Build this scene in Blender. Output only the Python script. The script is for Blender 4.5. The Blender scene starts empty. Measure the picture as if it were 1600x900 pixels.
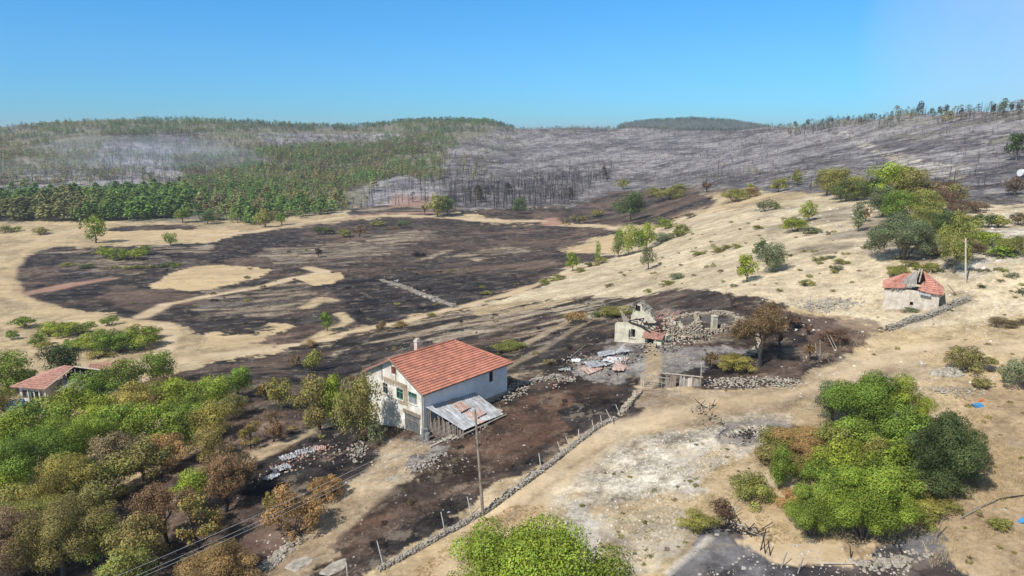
import bpy, math, random
import numpy as np
from mathutils import Vector
SC = bpy.context.scene
# ------------------------------------------------------------------ camera, world, sun, exposure
F = 1081.0                       # focal length in pixels of a 1600 wide frame
PITCH = math.atan(245.0 / F)
CP, SP = math.cos(PITCH), math.sin(PITCH)
CAMZ = 60.0
cam_d = bpy.data.cameras.new('camera'); cam = bpy.data.objects.new('camera', cam_d)
SC.collection.objects.link(cam)
cam.location = (0, 0, CAMZ); cam.rotation_euler = (math.pi / 2 - PITCH, 0, 0)
cam_d.sensor_width = 36; cam_d.lens = F / 1600 * 36; cam_d.clip_start = .5; cam_d.clip_end = 20000
SC.camera = cam
SUN_EL = math.radians(47); SX, SY = -0.72, -0.69          # direction towards the sun, seen from above
w = bpy.data.worlds.new('World'); SC.world = w; w.use_nodes = True
nt = w.node_tree; bg = nt.nodes['Background']; sky = nt.nodes.new('ShaderNodeTexSky')
sky.sky_type = 'NISHITA'; sky.sun_disc = False; sky.sun_elevation = SUN_EL
sky.sun_rotation = math.atan2(SX, SY); sky.altitude = 900; sky.air_density = 1.25; sky.dust_density = 0; sky.ozone_density = 4
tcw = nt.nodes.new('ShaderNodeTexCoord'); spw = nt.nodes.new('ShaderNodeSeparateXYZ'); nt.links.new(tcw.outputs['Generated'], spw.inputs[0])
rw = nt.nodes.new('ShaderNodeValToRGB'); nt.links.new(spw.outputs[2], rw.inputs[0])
SKYR = [(0, (.19, .49, .86)), (.05, (.22, .53, .90)), (.10, (.25, .57, .90)), (.19, (.24, .64, .93)), (.34, (1.05, .90, .78)), (1, (1.3, .98, .74))]  # stops above the frame are warmed to brighten and neutralise the ambient fill
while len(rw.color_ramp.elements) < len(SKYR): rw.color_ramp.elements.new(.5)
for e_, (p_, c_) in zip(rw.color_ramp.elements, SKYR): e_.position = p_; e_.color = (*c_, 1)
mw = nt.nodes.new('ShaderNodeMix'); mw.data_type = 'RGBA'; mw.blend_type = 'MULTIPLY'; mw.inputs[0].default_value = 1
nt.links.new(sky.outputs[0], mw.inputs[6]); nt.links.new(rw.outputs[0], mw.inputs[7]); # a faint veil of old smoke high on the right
nz_ = nt.nodes.new('ShaderNodeTexNoise'); nz_.inputs['Scale'].default_value = 5; nz_.inputs['Detail'].default_value = 6; nt.links.new(tcw.outputs['Generated'], nz_.inputs['Vector'])
dt_ = nt.nodes.new('ShaderNodeVectorMath'); dt_.operation = 'DOT_PRODUCT'; nt.links.new(tcw.outputs['Generated'], dt_.inputs[0]); dt_.inputs[1].default_value = Vector((.62, .77, .11)).normalized()
mr_ = nt.nodes.new('ShaderNodeMapRange'); mr_.inputs[1].default_value = .972; mr_.inputs[2].default_value = 1.0; nt.links.new(dt_.outputs['Value'], mr_.inputs[0])
mm_ = nt.nodes.new('ShaderNodeMath'); mm_.operation = 'MULTIPLY'; nt.links.new(mr_.outputs[0], mm_.inputs[0]); nt.links.new(nz_.outputs[0], mm_.inputs[1])
ms_ = nt.nodes.new('ShaderNodeMix'); ms_.data_type = 'RGBA'; nt.links.new(mm_.outputs[0], ms_.inputs[0]); nt.links.new(mw.outputs[2], ms_.inputs[6]); ms_.inputs[7].default_value = (3.9, 4.3, 4.8, 1)
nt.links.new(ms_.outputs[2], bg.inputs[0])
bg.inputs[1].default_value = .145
sl = bpy.data.lights.new('sun', 'SUN'); sl.energy = 4.5; sl.angle = math.radians(.5); sl.color = (1, .955, .89)
so = bpy.data.objects.new('sun', sl); SC.collection.objects.link(so)
so.rotation_euler = Vector((SX * math.cos(SUN_EL), SY * math.cos(SUN_EL), math.sin(SUN_EL) * math.hypot(SX, SY))).to_track_quat('Z', 'Y').to_euler()
SC.view_settings.view_transform = 'Standard'; SC.view_settings.look = 'None'
SC.view_settings.exposure = .12; SC.view_settings.gamma = 1
SC.render.engine = 'CYCLES'
SC.cycles.volume_bounces = 0; SC.cycles.max_bounces = 5; SC.cycles.diffuse_bounces = 2; SC.cycles.transparent_max_bounces = 6
SC.cycles.volume_step_rate = 4

rng = np.random.default_rng(7); R = random.Random(5)
# ------------------------------------------------------------------ helpers
def tag(o, label=None, cat=None, group=None, kind=None):
    if label: o['label'] = label
    if cat: o['category'] = cat
    if group: o['group'] = group
    if kind: o['kind'] = kind
    return o
def link(o, parent=None):
    SC.collection.objects.link(o)
    if parent: o.parent = parent
    return o
def empty(name, loc, rz=0):
    o = bpy.data.objects.new(name, None); link(o); o.location = loc; o.rotation_euler = (0, 0, rz); o.empty_display_size = .2
    return o
def hsh(ix, iy, s):
    h = (ix.astype(np.int64) * 374761393 + iy.astype(np.int64) * 668265263 + s * 974711) & 0xffffffff
    h = ((h ^ (h >> 13)) * 1274126177) & 0xffffffff
    return ((h ^ (h >> 16)) & 0xffff) / 65535.0
def vn(x, y, s=0):
    x = np.asarray(x, float); y = np.asarray(y, float)
    ix = np.floor(x); iy = np.floor(y); fx = x - ix; fy = y - iy
    fx = fx * fx * (3 - 2 * fx); fy = fy * fy * (3 - 2 * fy); ix = ix.astype(np.int64); iy = iy.astype(np.int64)
    a = hsh(ix, iy, s); b = hsh(ix + 1, iy, s); c = hsh(ix, iy + 1, s); d = hsh(ix + 1, iy + 1, s)
    return (a * (1 - fx) + b * fx) * (1 - fy) + (c * (1 - fx) + d * fx) * fy
def fbm(x, y, wl, o=4, s=0, g=.5):
    t = 0; a = 1; n = 0
    for i in range(o):
        k = 2.03 ** i / wl
        t = t + a * vn(x * k + i * 17.3, y * k - i * 9.1, s + i); n += a; a *= g
    return t / n
def sstep(a, b, x):
    t = np.clip((x - a) / (b - a), 0, 1); return t * t * (3 - 2 * t)
def ray(px, py):
    dx = (px - 800) / F; dy = (450 - py) / F
    return dx, CP + dy * SP, dy * CP - SP
def proj(x, y, z):                                          # z relative to the camera
    d = np.maximum(y * CP - z * SP, .5)
    return 800 + F * x / d, 450 - F * (y * SP + z * CP) / d
def inpoly(px, py, poly):
    px = np.asarray(px); py = np.asarray(py)
    xs = [p[0] for p in poly]; ys = [p[1] for p in poly]
    out = np.zeros(px.shape, bool)
    m = (px > min(xs)) & (px < max(xs)) & (py > min(ys)) & (py < max(ys))
    if not m.any(): return out
    qx = px[m]; qy = py[m]; r = np.zeros(qx.shape, bool); n = len(poly)
    for i in range(n):
        x0, y0 = poly[i]; x1, y1 = poly[(i + 1) % n]
        if y0 == y1: continue
        c = ((y0 > qy) != (y1 > qy)) & (qx < (x1 - x0) * (qy - y0) / (y1 - y0) + x0)
        r ^= c
    out[m] = r
    return out

# ------------------------------------------------------------------ materials
def nodes(m):
    m.use_nodes = True; t = m.node_tree
    return t, t.nodes, t.links, t.nodes['Principled BSDF']
def mat(name, col, rough=.85, var=.25, scale=3.0, bump=.3, metal=0, col2=None, stretch=(1, 1, 1), spec=.3):
    m = bpy.data.materials.new(name); t, N, L, b = nodes(m)
    b.inputs['Roughness'].default_value = rough; b.inputs['Metallic'].default_value = metal
    b.inputs['Specular IOR Level'].default_value = spec
    tc = N.new('ShaderNodeTexCoord'); mp = N.new('ShaderNodeMapping'); mp.inputs['Scale'].default_value = stretch
    L.new(tc.outputs['Object'], mp.inputs[0])
    n = N.new('ShaderNodeTexNoise'); n.inputs['Scale'].default_value = scale; n.inputs['Detail'].default_value = 7; n.inputs['Roughness'].default_value = .65
    L.new(mp.outputs[0], n.inputs['Vector'])
    cr = N.new('ShaderNodeValToRGB'); e = cr.color_ramp.elements
    c2 = col2 or tuple(c * (1 - var) for c in col)
    e[0].position = .36; e[0].color = (*c2, 1); e[1].position = .62; e[1].color = (*[min(1, c * (1 + var * .4)) for c in col], 1)
    L.new(n.outputs[0], cr.inputs[0]); L.new(cr.outputs[0], b.inputs['Base Color'])
    if bump:
        bp = N.new('ShaderNodeBump'); bp.inputs['Strength'].default_value = bump; bp.inputs['Distance'].default_value = .05
        L.new(n.outputs[0], bp.inputs['Height']); L.new(bp.outputs[0], b.inputs['Normal'])
    return m
def leaf_mat(name, trans=.3):
    m = bpy.data.materials.new(name); t, N, L, b = nodes(m)
    at = N.new('ShaderNodeAttribute'); at.attribute_name = 'lc'
    oi = N.new('ShaderNodeObjectInfo'); mx = N.new('ShaderNodeMix'); mx.data_type = 'RGBA'; mx.blend_type = 'MULTIPLY'; mx.inputs[0].default_value = 1
    L.new(at.outputs['Color'], mx.inputs[6]); L.new(oi.outputs['Color'], mx.inputs[7])
    b.inputs['Roughness'].default_value = .7; b.inputs['Specular IOR Level'].default_value = .2
    L.new(mx.outputs[2], b.inputs['Base Color'])
    if trans:
        tr = N.new('ShaderNodeBsdfTranslucent'); ms = N.new('ShaderNodeMixShader'); ms.inputs[0].default_value = trans
        L.new(mx.outputs[2], tr.inputs[0]); L.new(b.outputs[0], ms.inputs[1]); L.new(tr.outputs[0], ms.inputs[2])
        L.new(ms.outputs[0], N['Material Output'].inputs[0])
    return m
M = {}
M['leaf'] = leaf_mat('foliage', .2); M['tint'] = leaf_mat('tinted_matter', 0)
M['bark'] = mat('bark', (.16, .125, .095), scale=6, stretch=(1, 1, .3)); M['charbark'] = mat('charred_bark', (.055, .048, .045), scale=6, stretch=(1, 1, .3))
M['white'] = mat('whitewashed_plaster', (.80, .77, .69), var=.1, scale=.9, bump=.3, col2=(.52, .45, .35))
M['whiteside'] = mat('lime_plaster', (.80, .80, .80), var=.1, scale=.6, bump=.15, col2=(.68, .68, .68))
M['plaster'] = mat('stained_cream_plaster', (.62, .57, .43), scale=1.1, col2=(.42, .37, .27), bump=.3)
M['stone'] = mat('field_stone', (.36, .32, .26), var=.4, scale=2.2, bump=.6)
M['stonewall'] = mat('rubble_masonry', (.46, .39, .29), scale=3.2, col2=(.25, .205, .16), bump=.9)
M['palestone'] = mat('pale_limestone', (.42, .37, .295), var=.5, scale=2.5, bump=.5)
M['tile'] = mat('clay_tile', (.54, .225, .145), scale=.9, col2=(.36, .15, .105), bump=.35, rough=.75)
M['tilepink'] = mat('faded_pink_tile', (.55, .27, .20), scale=1.2, col2=(.40, .18, .13), bump=.5)
M['tileold'] = mat('weathered_clay_tile', (.52, .28, .21), scale=1.8, col2=(.32, .18, .14), bump=.4)
M['wood'] = mat('weathered_wood', (.27, .22, .17), scale=4, stretch=(1, 1, .25), var=.45)
M['woodgrey'] = mat('grey_driftwood', (.36, .33, .29), scale=4, var=.45, stretch=(1, 1, .3))
M['doorgrey'] = mat('grey_door_boards', (.15, .155, .15), scale=4, var=.4, stretch=(1, 1, .3))
M['woodpale'] = mat('pale_timber', (.52, .45, .35), scale=4, var=.3)
M['char'] = mat('charred_timber', (.035, .03, .03), scale=5, var=.5)
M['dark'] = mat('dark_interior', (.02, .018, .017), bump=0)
M['green'] = mat('faded_green_paint', (.12, .30, .20), scale=4, var=.3, rough=.6)
M['redwood'] = mat('red_brown_paint', (.22, .06, .04), scale=4, rough=.6)
M['glass'] = mat('window_glass', (.04, .05, .055), rough=.12, bump=0, spec=.6)
M['tin'] = mat('weathered_zinc_sheet', (.42, .43, .44), rough=.6, metal=.1, scale=.9, col2=(.27, .26, .25), bump=.1)
M['rust'] = mat('rusted_sheet', (.42, .24, .17), scale=2, rough=.7, col2=(.50, .42, .38))
M['steel'] = mat('grey_steel', (.35, .36, .37), rough=.5, metal=.4)
M['post'] = mat('white_post_paint', (.55, .53, .48), scale=5, var=.3)
M['wire'] = mat('pale_cable', (.42, .42, .42), rough=.4, bump=0)
M['blue'] = mat('blue_plastic', (.09, .33, .62), rough=.4, scale=4)
M['orange'] = mat('orange_plastic', (.6, .2, .08), rough=.5)
M['tank'] = mat('white_tank_plastic', (.75, .76, .74), rough=.4, var=.1)
M['mud'] = mat('mud_plaster', (.62, .55, .45), scale=1.3, col2=(.44, .37, .29), bump=.5)
M['brownband'] = mat('bare_lath_and_clay', (.42, .33, .22), scale=5, col2=(.25, .19, .13), stretch=(1, 1, .4))
M['pinkwall'] = mat('pink_limewash', (.78, .70, .64), scale=1.2, col2=(.58, .48, .42))

# ------------------------------------------------------------------ mesh builder
class MB:
    def __init__(s): s.v = []; s.f = []; s.m = []
    def add(s, vs, fs, mi=0):
        o = len(s.v); s.v += [tuple(v) for v in vs]; s.f += [tuple(i + o for i in f) for f in fs]; s.m += [mi] * len(fs)
    def box(s, c, size, rz=0, mi=0, tilt=None, jit=0):
        hx, hy, hz = size[0] / 2, size[1] / 2, size[2] / 2; vs = []
        from mathutils import Euler
        e = Euler((tilt[0] if tilt else 0, tilt[1] if tilt else 0, rz)).to_matrix()
        for z in (-hz, hz):
            for x, y in ((-hx, -hy), (hx, -hy), (hx, hy), (-hx, hy)):
                p = e @ Vector((x, y, z))
                if jit: p += Vector((R.uniform(-jit, jit), R.uniform(-jit, jit), R.uniform(-jit, jit)))
                vs.append(p + Vector(c))
        s.add(vs, [(0, 3, 2, 1), (4, 5, 6, 7), (0, 1, 5, 4), (1, 2, 6, 5), (2, 3, 7, 6), (3, 0, 4, 7)], mi)
    def tube(s, pts, rad, n=6, mi=0, cap=True):
        pts = [Vector(p) for p in pts]; rings = []
        for i, p in enumerate(pts):
            d = (pts[min(i + 1, len(pts) - 1)] - pts[max(i - 1, 0)]).normalized()
            a = d.orthogonal().normalized() if i == 0 else (a0 - d * a0.dot(d)).normalized()
            a0 = a; b = d.cross(a); r = rad[i] if isinstance(rad, (list, tuple)) else rad
            rings.append([p + (a * math.cos(2 * math.pi * k / n) + b * math.sin(2 * math.pi * k / n)) * r for k in range(n)])
        vs = [v for r_ in rings for v in r_]; fs = []
        for i in range(len(pts) - 1):
            for k in range(n): fs.append((i * n + k, i * n + (k + 1) % n, (i + 1) * n + (k + 1) % n, (i + 1) * n + k))
        if cap: fs.append(tuple(range(n - 1, -1, -1))); fs.append(tuple((len(pts) - 1) * n + k for k in range(n)))
        s.add(vs, fs, mi)
    def prism(s, poly, z0, z1, mi=0):
        n = len(poly); z1 = z1 if isinstance(z1, (list, tuple)) else [z1] * n
        vs = [(x, y, z0) for x, y in poly] + [(x, y, z) for (x, y), z in zip(poly, z1)]
        s.add(vs, [tuple(range(n - 1, -1, -1)), tuple(range(n, 2 * n))] + [(i, (i + 1) % n, n + (i + 1) % n, n + i) for i in range(n)], mi)
    def stone(s, c, r, mi=0, flat=.65):
        vs = []; a0 = R.uniform(0, 6)
        for k in range(5): a = a0 + k * 1.257; q = R.uniform(.75, 1.15); vs.append((c[0] + r * q * math.cos(a), c[1] + r * q * math.sin(a), c[2] - r * flat * R.uniform(.2, .5)))
        for k in range(5): a = a0 + .5 + k * 1.257; q = R.uniform(.6, .95); vs.append((c[0] + r * q * math.cos(a), c[1] + r * q * math.sin(a), c[2] + r * flat * R.uniform(.4, .7)))
        vs.append((c[0], c[1], c[2] + r * flat * R.uniform(.7, 1))); fs = []
        for k in range(5):
            j = (k + 1) % 5; fs += [(k, j, 5 + k), (j, 5 + j, 5 + k), (5 + k, 5 + j, 10)]
        s.add(vs, fs, mi)
    def build(s, name, mats, parent=None, loc=(0, 0, 0), rz=0, smooth=False):
        me = bpy.data.meshes.new(name); me.from_pydata(s.v, [], s.f)
        for m in (mats if isinstance(mats, (list, tuple)) else [mats]): me.materials.append(m)
        if len(set(s.m)) > 1: me.polygons.foreach_set('material_index', s.m)
        if smooth: me.shade_smooth()
        o = bpy.data.objects.new(name, me); o.location = loc; o.rotation_euler = (0, 0, rz)
        return link(o, parent)
def npmesh(name, V, Fc, mats, col=None, mi=None, k=4, smooth=False):
    """V (n,3), Fc (m,k) -> mesh, col (n,3) as point colour 'lc'"""
    me = bpy.data.meshes.new(name); n = len(V); m = len(Fc)
    me.vertices.add(n); me.vertices.foreach_set('co', np.ascontiguousarray(V, np.float32).ravel())
    me.loops.add(m * k); me.loops.foreach_set('vertex_index', np.ascontiguousarray(Fc, np.int32).ravel())
    me.polygons.add(m); me.polygons.foreach_set('loop_start', np.arange(0, m * k, k, dtype=np.int32))
    for q in mats: me.materials.append(q)
    if mi is not None: me.polygons.foreach_set('material_index', np.ascontiguousarray(mi, np.int32))
    if smooth: me.polygons.foreach_set('use_smooth', np.ones(m, bool))
    me.update(calc_edges=True)
    if col is not None:
        a = me.color_attributes.new('lc', 'FLOAT_COLOR', 'POINT')
        c = np.ones((n, 4), np.float32); c[:, :3] = col; a.data.foreach_set('color', c.ravel())
    return me

# ------------------------------------------------------------------ terrain heights (relative to the camera)
def plane(x): return -34.3 + .13 * x
COLS = {   # column px: (points given as (py, height)), (foot py, forward distance), (ridge py, forward distance)
 0: ([(540, -47), (450, -50), (365, -50)], (343, 385), (200, 1200)),
 100: ([(550, -46.5), (450, -49.7), (365, -50)], (343, 385), (189, 1250)),
 200: ([(560, -45.8), (450, -49.5), (365, -50)], (345, 388), (184, 1300)),
 300: ([(560, -45.5), (480, -48.5), (365, -50)], (345, 390), (186, 1300)),
 400: ([(570, -44.5), (500, -48), (420, -49.5), (365, -50)], (348, 390), (191, 1300)),
 500: ([(640, -40), (540, -45.5), (440, -49), (360, -50)], (335, 425), (197, 1350)),
 570: ([(600, -39), (520, -45.5), (430, -49), (350, -49.5)], (328, 440), (197, 1350)),
 640: ([(560, -38.5), (500, -45), (420, -49), (345, -49)], (322, 452), (190, 1300)),
 700: ([(540, -37.5), (485, -44.5), (400, -48.5), (345, -49)], (320, 455), (187, 1300)),
 760: ([(530, -36.5), (470, -44), (400, -48.3), (347, -49)], (322, 450), (189, 1300)),
 800: ([(530, -35.8), (460, -43.5), (400, -48), (350, -48.5)], (325, 442), (199, 1250)),
 850: ([(535, -34.5), (500, -36.5), (440, -43.2), (395, -47), (350, -48)], (325, 440), (200, 1150)),
 900: ([(540, -33.5), (490, -35.5), (425, -41.5), (385, -46), (350, -47)], (322, 440), (199, 1120)),
 1000: ([(535, -31.8), (470, -33.5), (410, -38.5), (370, -41), (335, -41.5)], (305, 450), (199, 1050)),
 1100: ([(530, -29.8), (460, -29.8), (400, -31), (340, -32)], (295, 390), (201, 1000)),
 1200: ([(460, -27.2), (340, -26)], (298, 300), (197, 880)),
 1300: ([(400, -24)], (305, 240), (185, 740)),
 1400: ([(400, -22)], (318, 196), (174, 600)),
 1500: ([(400, -20.8)], (318, 184), (167, 500)),
 1600: ([(400, -19.7)], (320, 170), (160, 430)),
}
DEN = math.radians(41)
az = np.concatenate([np.radians(np.arange(-112, -41, 1.6)), np.arange(-DEN, DEN, math.radians(.175)), np.radians(np.arange(41, 112, 1.6))])
LR = np.arange(math.log(6), math.log(5200), .0064); RR = np.exp(LR)
prof = []; caz = []
for px in sorted(COLS):
    pts, (fy, fd), (ry, rd) = COLS[px]; tx = None; P = []
    dx, fw, up = ray(px, 400); A = math.atan2(dx, fw); s_az = math.sin(A); c_az = math.cos(A)
    def addpy(py, z):
        dx, fw, up = ray(px, py); s = z / up; P.append((s * math.hypot(dx, fw), z))
    for p, z in pts: addpy(p, z)
    def addfar(py, Y):
        dx, fw, up = ray(px, py); s = Y / fw; P.append((s * math.hypot(dx, fw), s * up))
    addfar(fy, fd)
    for t in (.2, .4, .6, .8): addfar(fy + (ry - fy) * t, fd * (rd / fd) ** t)
    addfar(ry, rd)
    r_r, z_r = P[-1]
    P.append((r_r * 1.06, z_r - 1.5)); P.append((r_r * 1.3, z_r - 22)); P.append((r_r * 1.8, z_r - 38)); P.append((6000, -60))
    P.sort(); r0 = P[0][0]
    P = [(r, plane(r * s_az)) for r in (1, 20, 40, 60, 80, 100, 120) if r < r0 * .88] + P
    pr = np.interp(LR, [math.log(p[0]) for p in P], [p[1] for p in P])
    k = np.exp(-.5 * (np.arange(-16, 17) / 5.0) ** 2); k /= k.sum()
    pr = np.convolve(np.pad(pr, 16, mode='edge'), k, 'valid')
    prof.append(pr); 
    dx, fw, up = ray(px, 300); caz.append(math.atan2(dx, fw))
prof = np.array(prof); caz = np.array(caz)
def colinterp(a):
    a = np.clip(a, caz[0], caz[-1]); out = np.zeros((len(a), len(LR)))
    i = np.clip(np.searchsorted(caz, a) - 1, 0, len(caz) - 2); t = (a - caz[i]) / (caz[i + 1] - caz[i])
    t = (.5 * t + .5 * t * t * (3 - 2 * t))[:, None]
    return prof[i] * (1 - t) + prof[i + 1] * t
Z = colinterp(az)
# soften between the columns
for _ in range(3):
    Zs = Z.copy(); 
    for k_ in (8,): Zs[k_:-k_] = (Z[2 * k_:] + Z[:-2 * k_] + 2 * Z[k_:-k_]) / 4
    farw = np.clip((np.log(600) - LR) / .5, 0, 1)[None, :]
    Z = Z * (1 - farw) + Zs * farw
AX = np.sin(az)[:, None] * RR[None, :]; AY = np.cos(az)[:, None] * RR[None, :]
# far mountain beyond the burnt hill
mpx = np.array([940, 975, 1020, 1080, 1140, 1200, 1245]); mpy = np.array([213, 194, 190, 187, 190, 199, 212])
maz = np.array([math.atan2(ray(p, 190)[0], ray(p, 190)[1]) for p in mpx])
mh = np.interp(az, maz, (205 - mpy) / F * 3000, left=-60, right=-60)[:, None]
g = np.exp(-.5 * ((RR - 3000) / 330) ** 2)[None, :]
Z = np.where(mh > -59, np.maximum(Z, -60 + (mh + 60) * g), Z)
rr = RR[None, :] * np.ones_like(AX)
gully = (fbm(AX, AY, 140, 4, 3) - .5) * 11 * sstep(330, 700, rr) * (1 - sstep(1000, 1250, rr) * .6)
Z = Z + gully
Z += (fbm(AX, AY, 30, 3, 11) - .5) * 1.0 * sstep(60, 130, rr) + (fbm(AX, AY, 7, 3, 21) - .5) * .45 * (1 - sstep(200, 500, rr)) + (fbm(AX, AY, 1.3, 2, 31) - .5) * .12 * (1 - sstep(80, 160, rr))
def gz(x, y):
    """terrain height relative to the camera, by bilinear look-up"""
    x = np.asarray(x, float); y = np.asarray(y, float)
    a = np.arctan2(x, y); l = np.log(np.maximum(np.hypot(x, y), 6.1))
    i = np.clip(np.searchsorted(az, a) - 1, 0, len(az) - 2); t = np.clip((a - az[i]) / (az[i + 1] - az[i]), 0, 1)
    q = (l - LR[0]) / .0064; j = np.clip(q.astype(int), 0, len(LR) - 2); u = np.clip(q - j, 0, 1)
    return (Z[i, j] * (1 - u) + Z[i, j + 1] * u) * (1 - t) + (Z[i + 1, j] * (1 - u) + Z[i + 1, j + 1] * u) * t
def pix(px, py):
    """where the line of sight through a pixel meets the ground: (x, y, z relative)"""
    dx, fw, up = ray(px, py); a = math.atan2(dx, fw); h = math.hypot(dx, fw)
    i = int(np.clip(np.searchsorted(az, a) - 1, 0, len(az) - 2)); t = (a - az[i]) / (az[i + 1] - az[i])
    zc = Z[i] * (1 - t) + Z[i + 1] * t; zr = up / h * RR
    k = np.nonzero(zc > zr)[0]; k = k[k > 20]
    if len(k) == 0: j = int(np.argmax(zc / RR)); r = RR[j]
    else:
        j = k[0]; d0 = zr[j - 1] - zc[j - 1]; d1 = zc[j] - zr[j]; r = RR[j - 1] + (RR[j] - RR[j - 1]) * d0 / max(d0 + d1, 1e-6)
    x = r * math.sin(a); y = r * math.cos(a)
    return x, y, float(gz(x, y))
def W(px, py, dz=0):
    x, y, z = pix(px, py); return Vector((x, y, z + CAMZ + dz))
# ------------------------------------------------------------------ what covers the ground
VX, VY, VZ = AX.ravel(), AY.ravel(), Z.ravel(); VR = np.hypot(VX, VY)
wa = np.clip(11 * np.sqrt(60 / VR), 2.2, 14)
wn1 = (fbm(VX, VY, 9, 3, 40) - .5) + (fbm(VX, VY, 60, 2, 41) - .5) * sstep(150, 400, VR)
wn2 = (fbm(VX, VY, 9, 3, 50) - .5) + (fbm(VX, VY, 60, 2, 51) - .5) * sstep(150, 400, VR)
PX0, PY0 = proj(VX, VY, VZ)
PXw = PX0 + wn1 * wa * 3.0; PYw = PY0 + wn2 * wa * 1.3
ca, sa = .96, .28
US, VS = VX * ca + VY * sa, -VX * sa + VY * ca
nbig = fbm(VX, VY, 45, 4, 60); nmid = fbm(VX, VY, 11, 4, 70); nfin = fbm(VX, VY, 2.2, 3, 80)
nstr = fbm(US / 5.5, VS, 2.6, 4, 90); nstrb = np.where(VR > 380, fbm(VX, VY, 17, 5, 97, .62), fbm(US / 6, VS, 9, 4, 95))
COL = np.zeros((len(VX), 3)); CON = np.full(len(VX), .25); SPK = np.full(len(VX), .05)
TY = {  # two colours, noise between, shader contrast, speckle
 'tan':   ((.52, .395, .225), (.37, .275, .16), .6, .06),
 'straw': ((.58, .43, .24), (.48, .35, .20), .3, .02),
 'dust':  ((.60, .46, .29), (.50, .37, .22), .2, .05),
 'scrub': ((.50, .41, .27), (.30, .24, .16), .6, .30),
 'burn':  ((.028, .024, .022), (.125, .085, .062), 1.0, .05),
 'coal':  ((.018, .017, .018), (.05, .04, .035), 1.0, .05),
 'brown': ((.065, .045, .036), (.20, .138, .098), .9, .04),
 'umber': ((.17, .115, .085), (.10, .065, .05), .5, .02),
 'mottle': ((.05, .04, .034), (.33, .255, .17), 1.0, .18),
 'ash':   ((.25, .23, .23), (.085, .077, .082), 1.5, .5),
 'ashdark': ((.14, .128, .125), (.06, .054, .055), 1.5, .4),
 'hill':  ((.15, .145, .095), (.22, .195, .145), 1.0, .2),
 'wooded': ((.05, .065, .04), (.085, .09, .06), .5, .02),
 'field': ((.43, .315, .185), (.35, .25, .145), .55, .05),
 'slope': ((.60, .49, .32), (.45, .36, .23), .6, .08),
 'garden': ((.035, .026, .021), (.115, .07, .048), .7, .03),
 'ashpale': ((.33, .31, .31), (.13, .12, .13), 1.2, .4),
 'redrust': ((.21, .115, .07), (.12, .07, .05), .6, .02),
 'redsoil': ((.42, .235, .16), (.33, .2, .14), .3, .03),
 'path':  ((.44, .335, .21), (.31, .23, .145), .6, .12),
 'pale':  ((.60, .54, .43), (.42, .345, .24), .9, .40),
 'yard':  ((.25, .225, .20), (.13, .115, .105), .9, .30),
 'cinder': ((.055, .05, .05), (.16, .15, .15), .6, .18),
}
def paint(ty, mask, n, amt=1.0):
    A, B, con, spk = TY[ty]; A = np.array(A); B = np.array(B)
    w_ = (mask * amt)[:, None]; t = sstep(.33, .67, n)[:, None]
    global COL, CON, SPK
    c = A * (1 - t) + B * t
    COL = COL * (1 - w_) + c * w_; CON = CON * (1 - w_[:, 0]) + con * w_[:, 0]; SPK = SPK * (1 - w_[:, 0]) + spk * w_[:, 0]
WJ = [(fbm(VX + q * 31, VY - q * 17, 3.2, 3, 200 + q) - .5, fbm(VX - q * 11, VY + q * 23, 3.2, 3, 230 + q) - .5) for q in range(4)]
fr = fbm(US / 2, VS, 1.7, 3, 260)
def area(ty, poly, n=None, holes=0, hn=None, sharp=False, amt=1.0):
    m = 0
    for jx, jy in WJ:
        q = .35 if sharp else 1.0
        m = m + inpoly(PX0 + (wn1 * 5.0 + jx * 5.0) * wa * q, PY0 + (wn2 * 1.9 + jy * 2.0) * wa * q, poly).astype(float) / 4
    m = np.where((m > 0) & (m < 1), sstep(.36, .64, m + (fr - .5) * 2.2), m)
    if holes: m *= sstep(holes - .04, holes + .04, hn if hn is not None else nstr)
    paint(ty, m, nstr * .6 + nmid * .4 if n is None else n, amt)
def track(ty, pts, width, n=None, amt=1.0, edge=.35):
    P = [pix(*p)[:2] for p in pts]; d = np.full(len(VX), 1e9)
    lo = min(np.hypot(*p) for p in P) - 30; hi = max(np.hypot(*p) for p in P) + 30
    s = (VR > lo) & (VR < hi); x = VX[s]; y = VY[s]; dd = np.full(len(x), 1e9)
    for a, b in zip(P, P[1:]):
        ex, ey = b[0] - a[0], b[1] - a[1]; t = np.clip(((x - a[0]) * ex + (y - a[1]) * ey) / (ex * ex + ey * ey + 1e-9), 0, 1)
        dd = np.minimum(dd, np.hypot(x - a[0] - t * ex, y - a[1] - t * ey))
    dd = dd + (nmid[s] - .5) * width * .8; d[s] = dd
    paint(ty, 1 - sstep(width / 2 * (1 - edge), width / 2 * (1 + edge), d), nstr if n is None else n, amt)

paint('tan', np.ones(len(VX)), nmid * .5 + nstrb * .5)
area('slope', [(700, 490), (880, 420), (985, 370), (1110, 330), (1340, 300), (1700, 310), (1700, 480), (1380, 520), (1330, 500), (1180, 470), (1000, 465), (900, 470)], nmid * .5 + nstr * .5)
area('field', [(1480, 600), (1700, 600), (1900, 1200), (1100, 1200), (1100, 860), (1180, 760), (1440, 780), (1500, 700)], nmid * .5 + nstr * .5)
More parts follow.
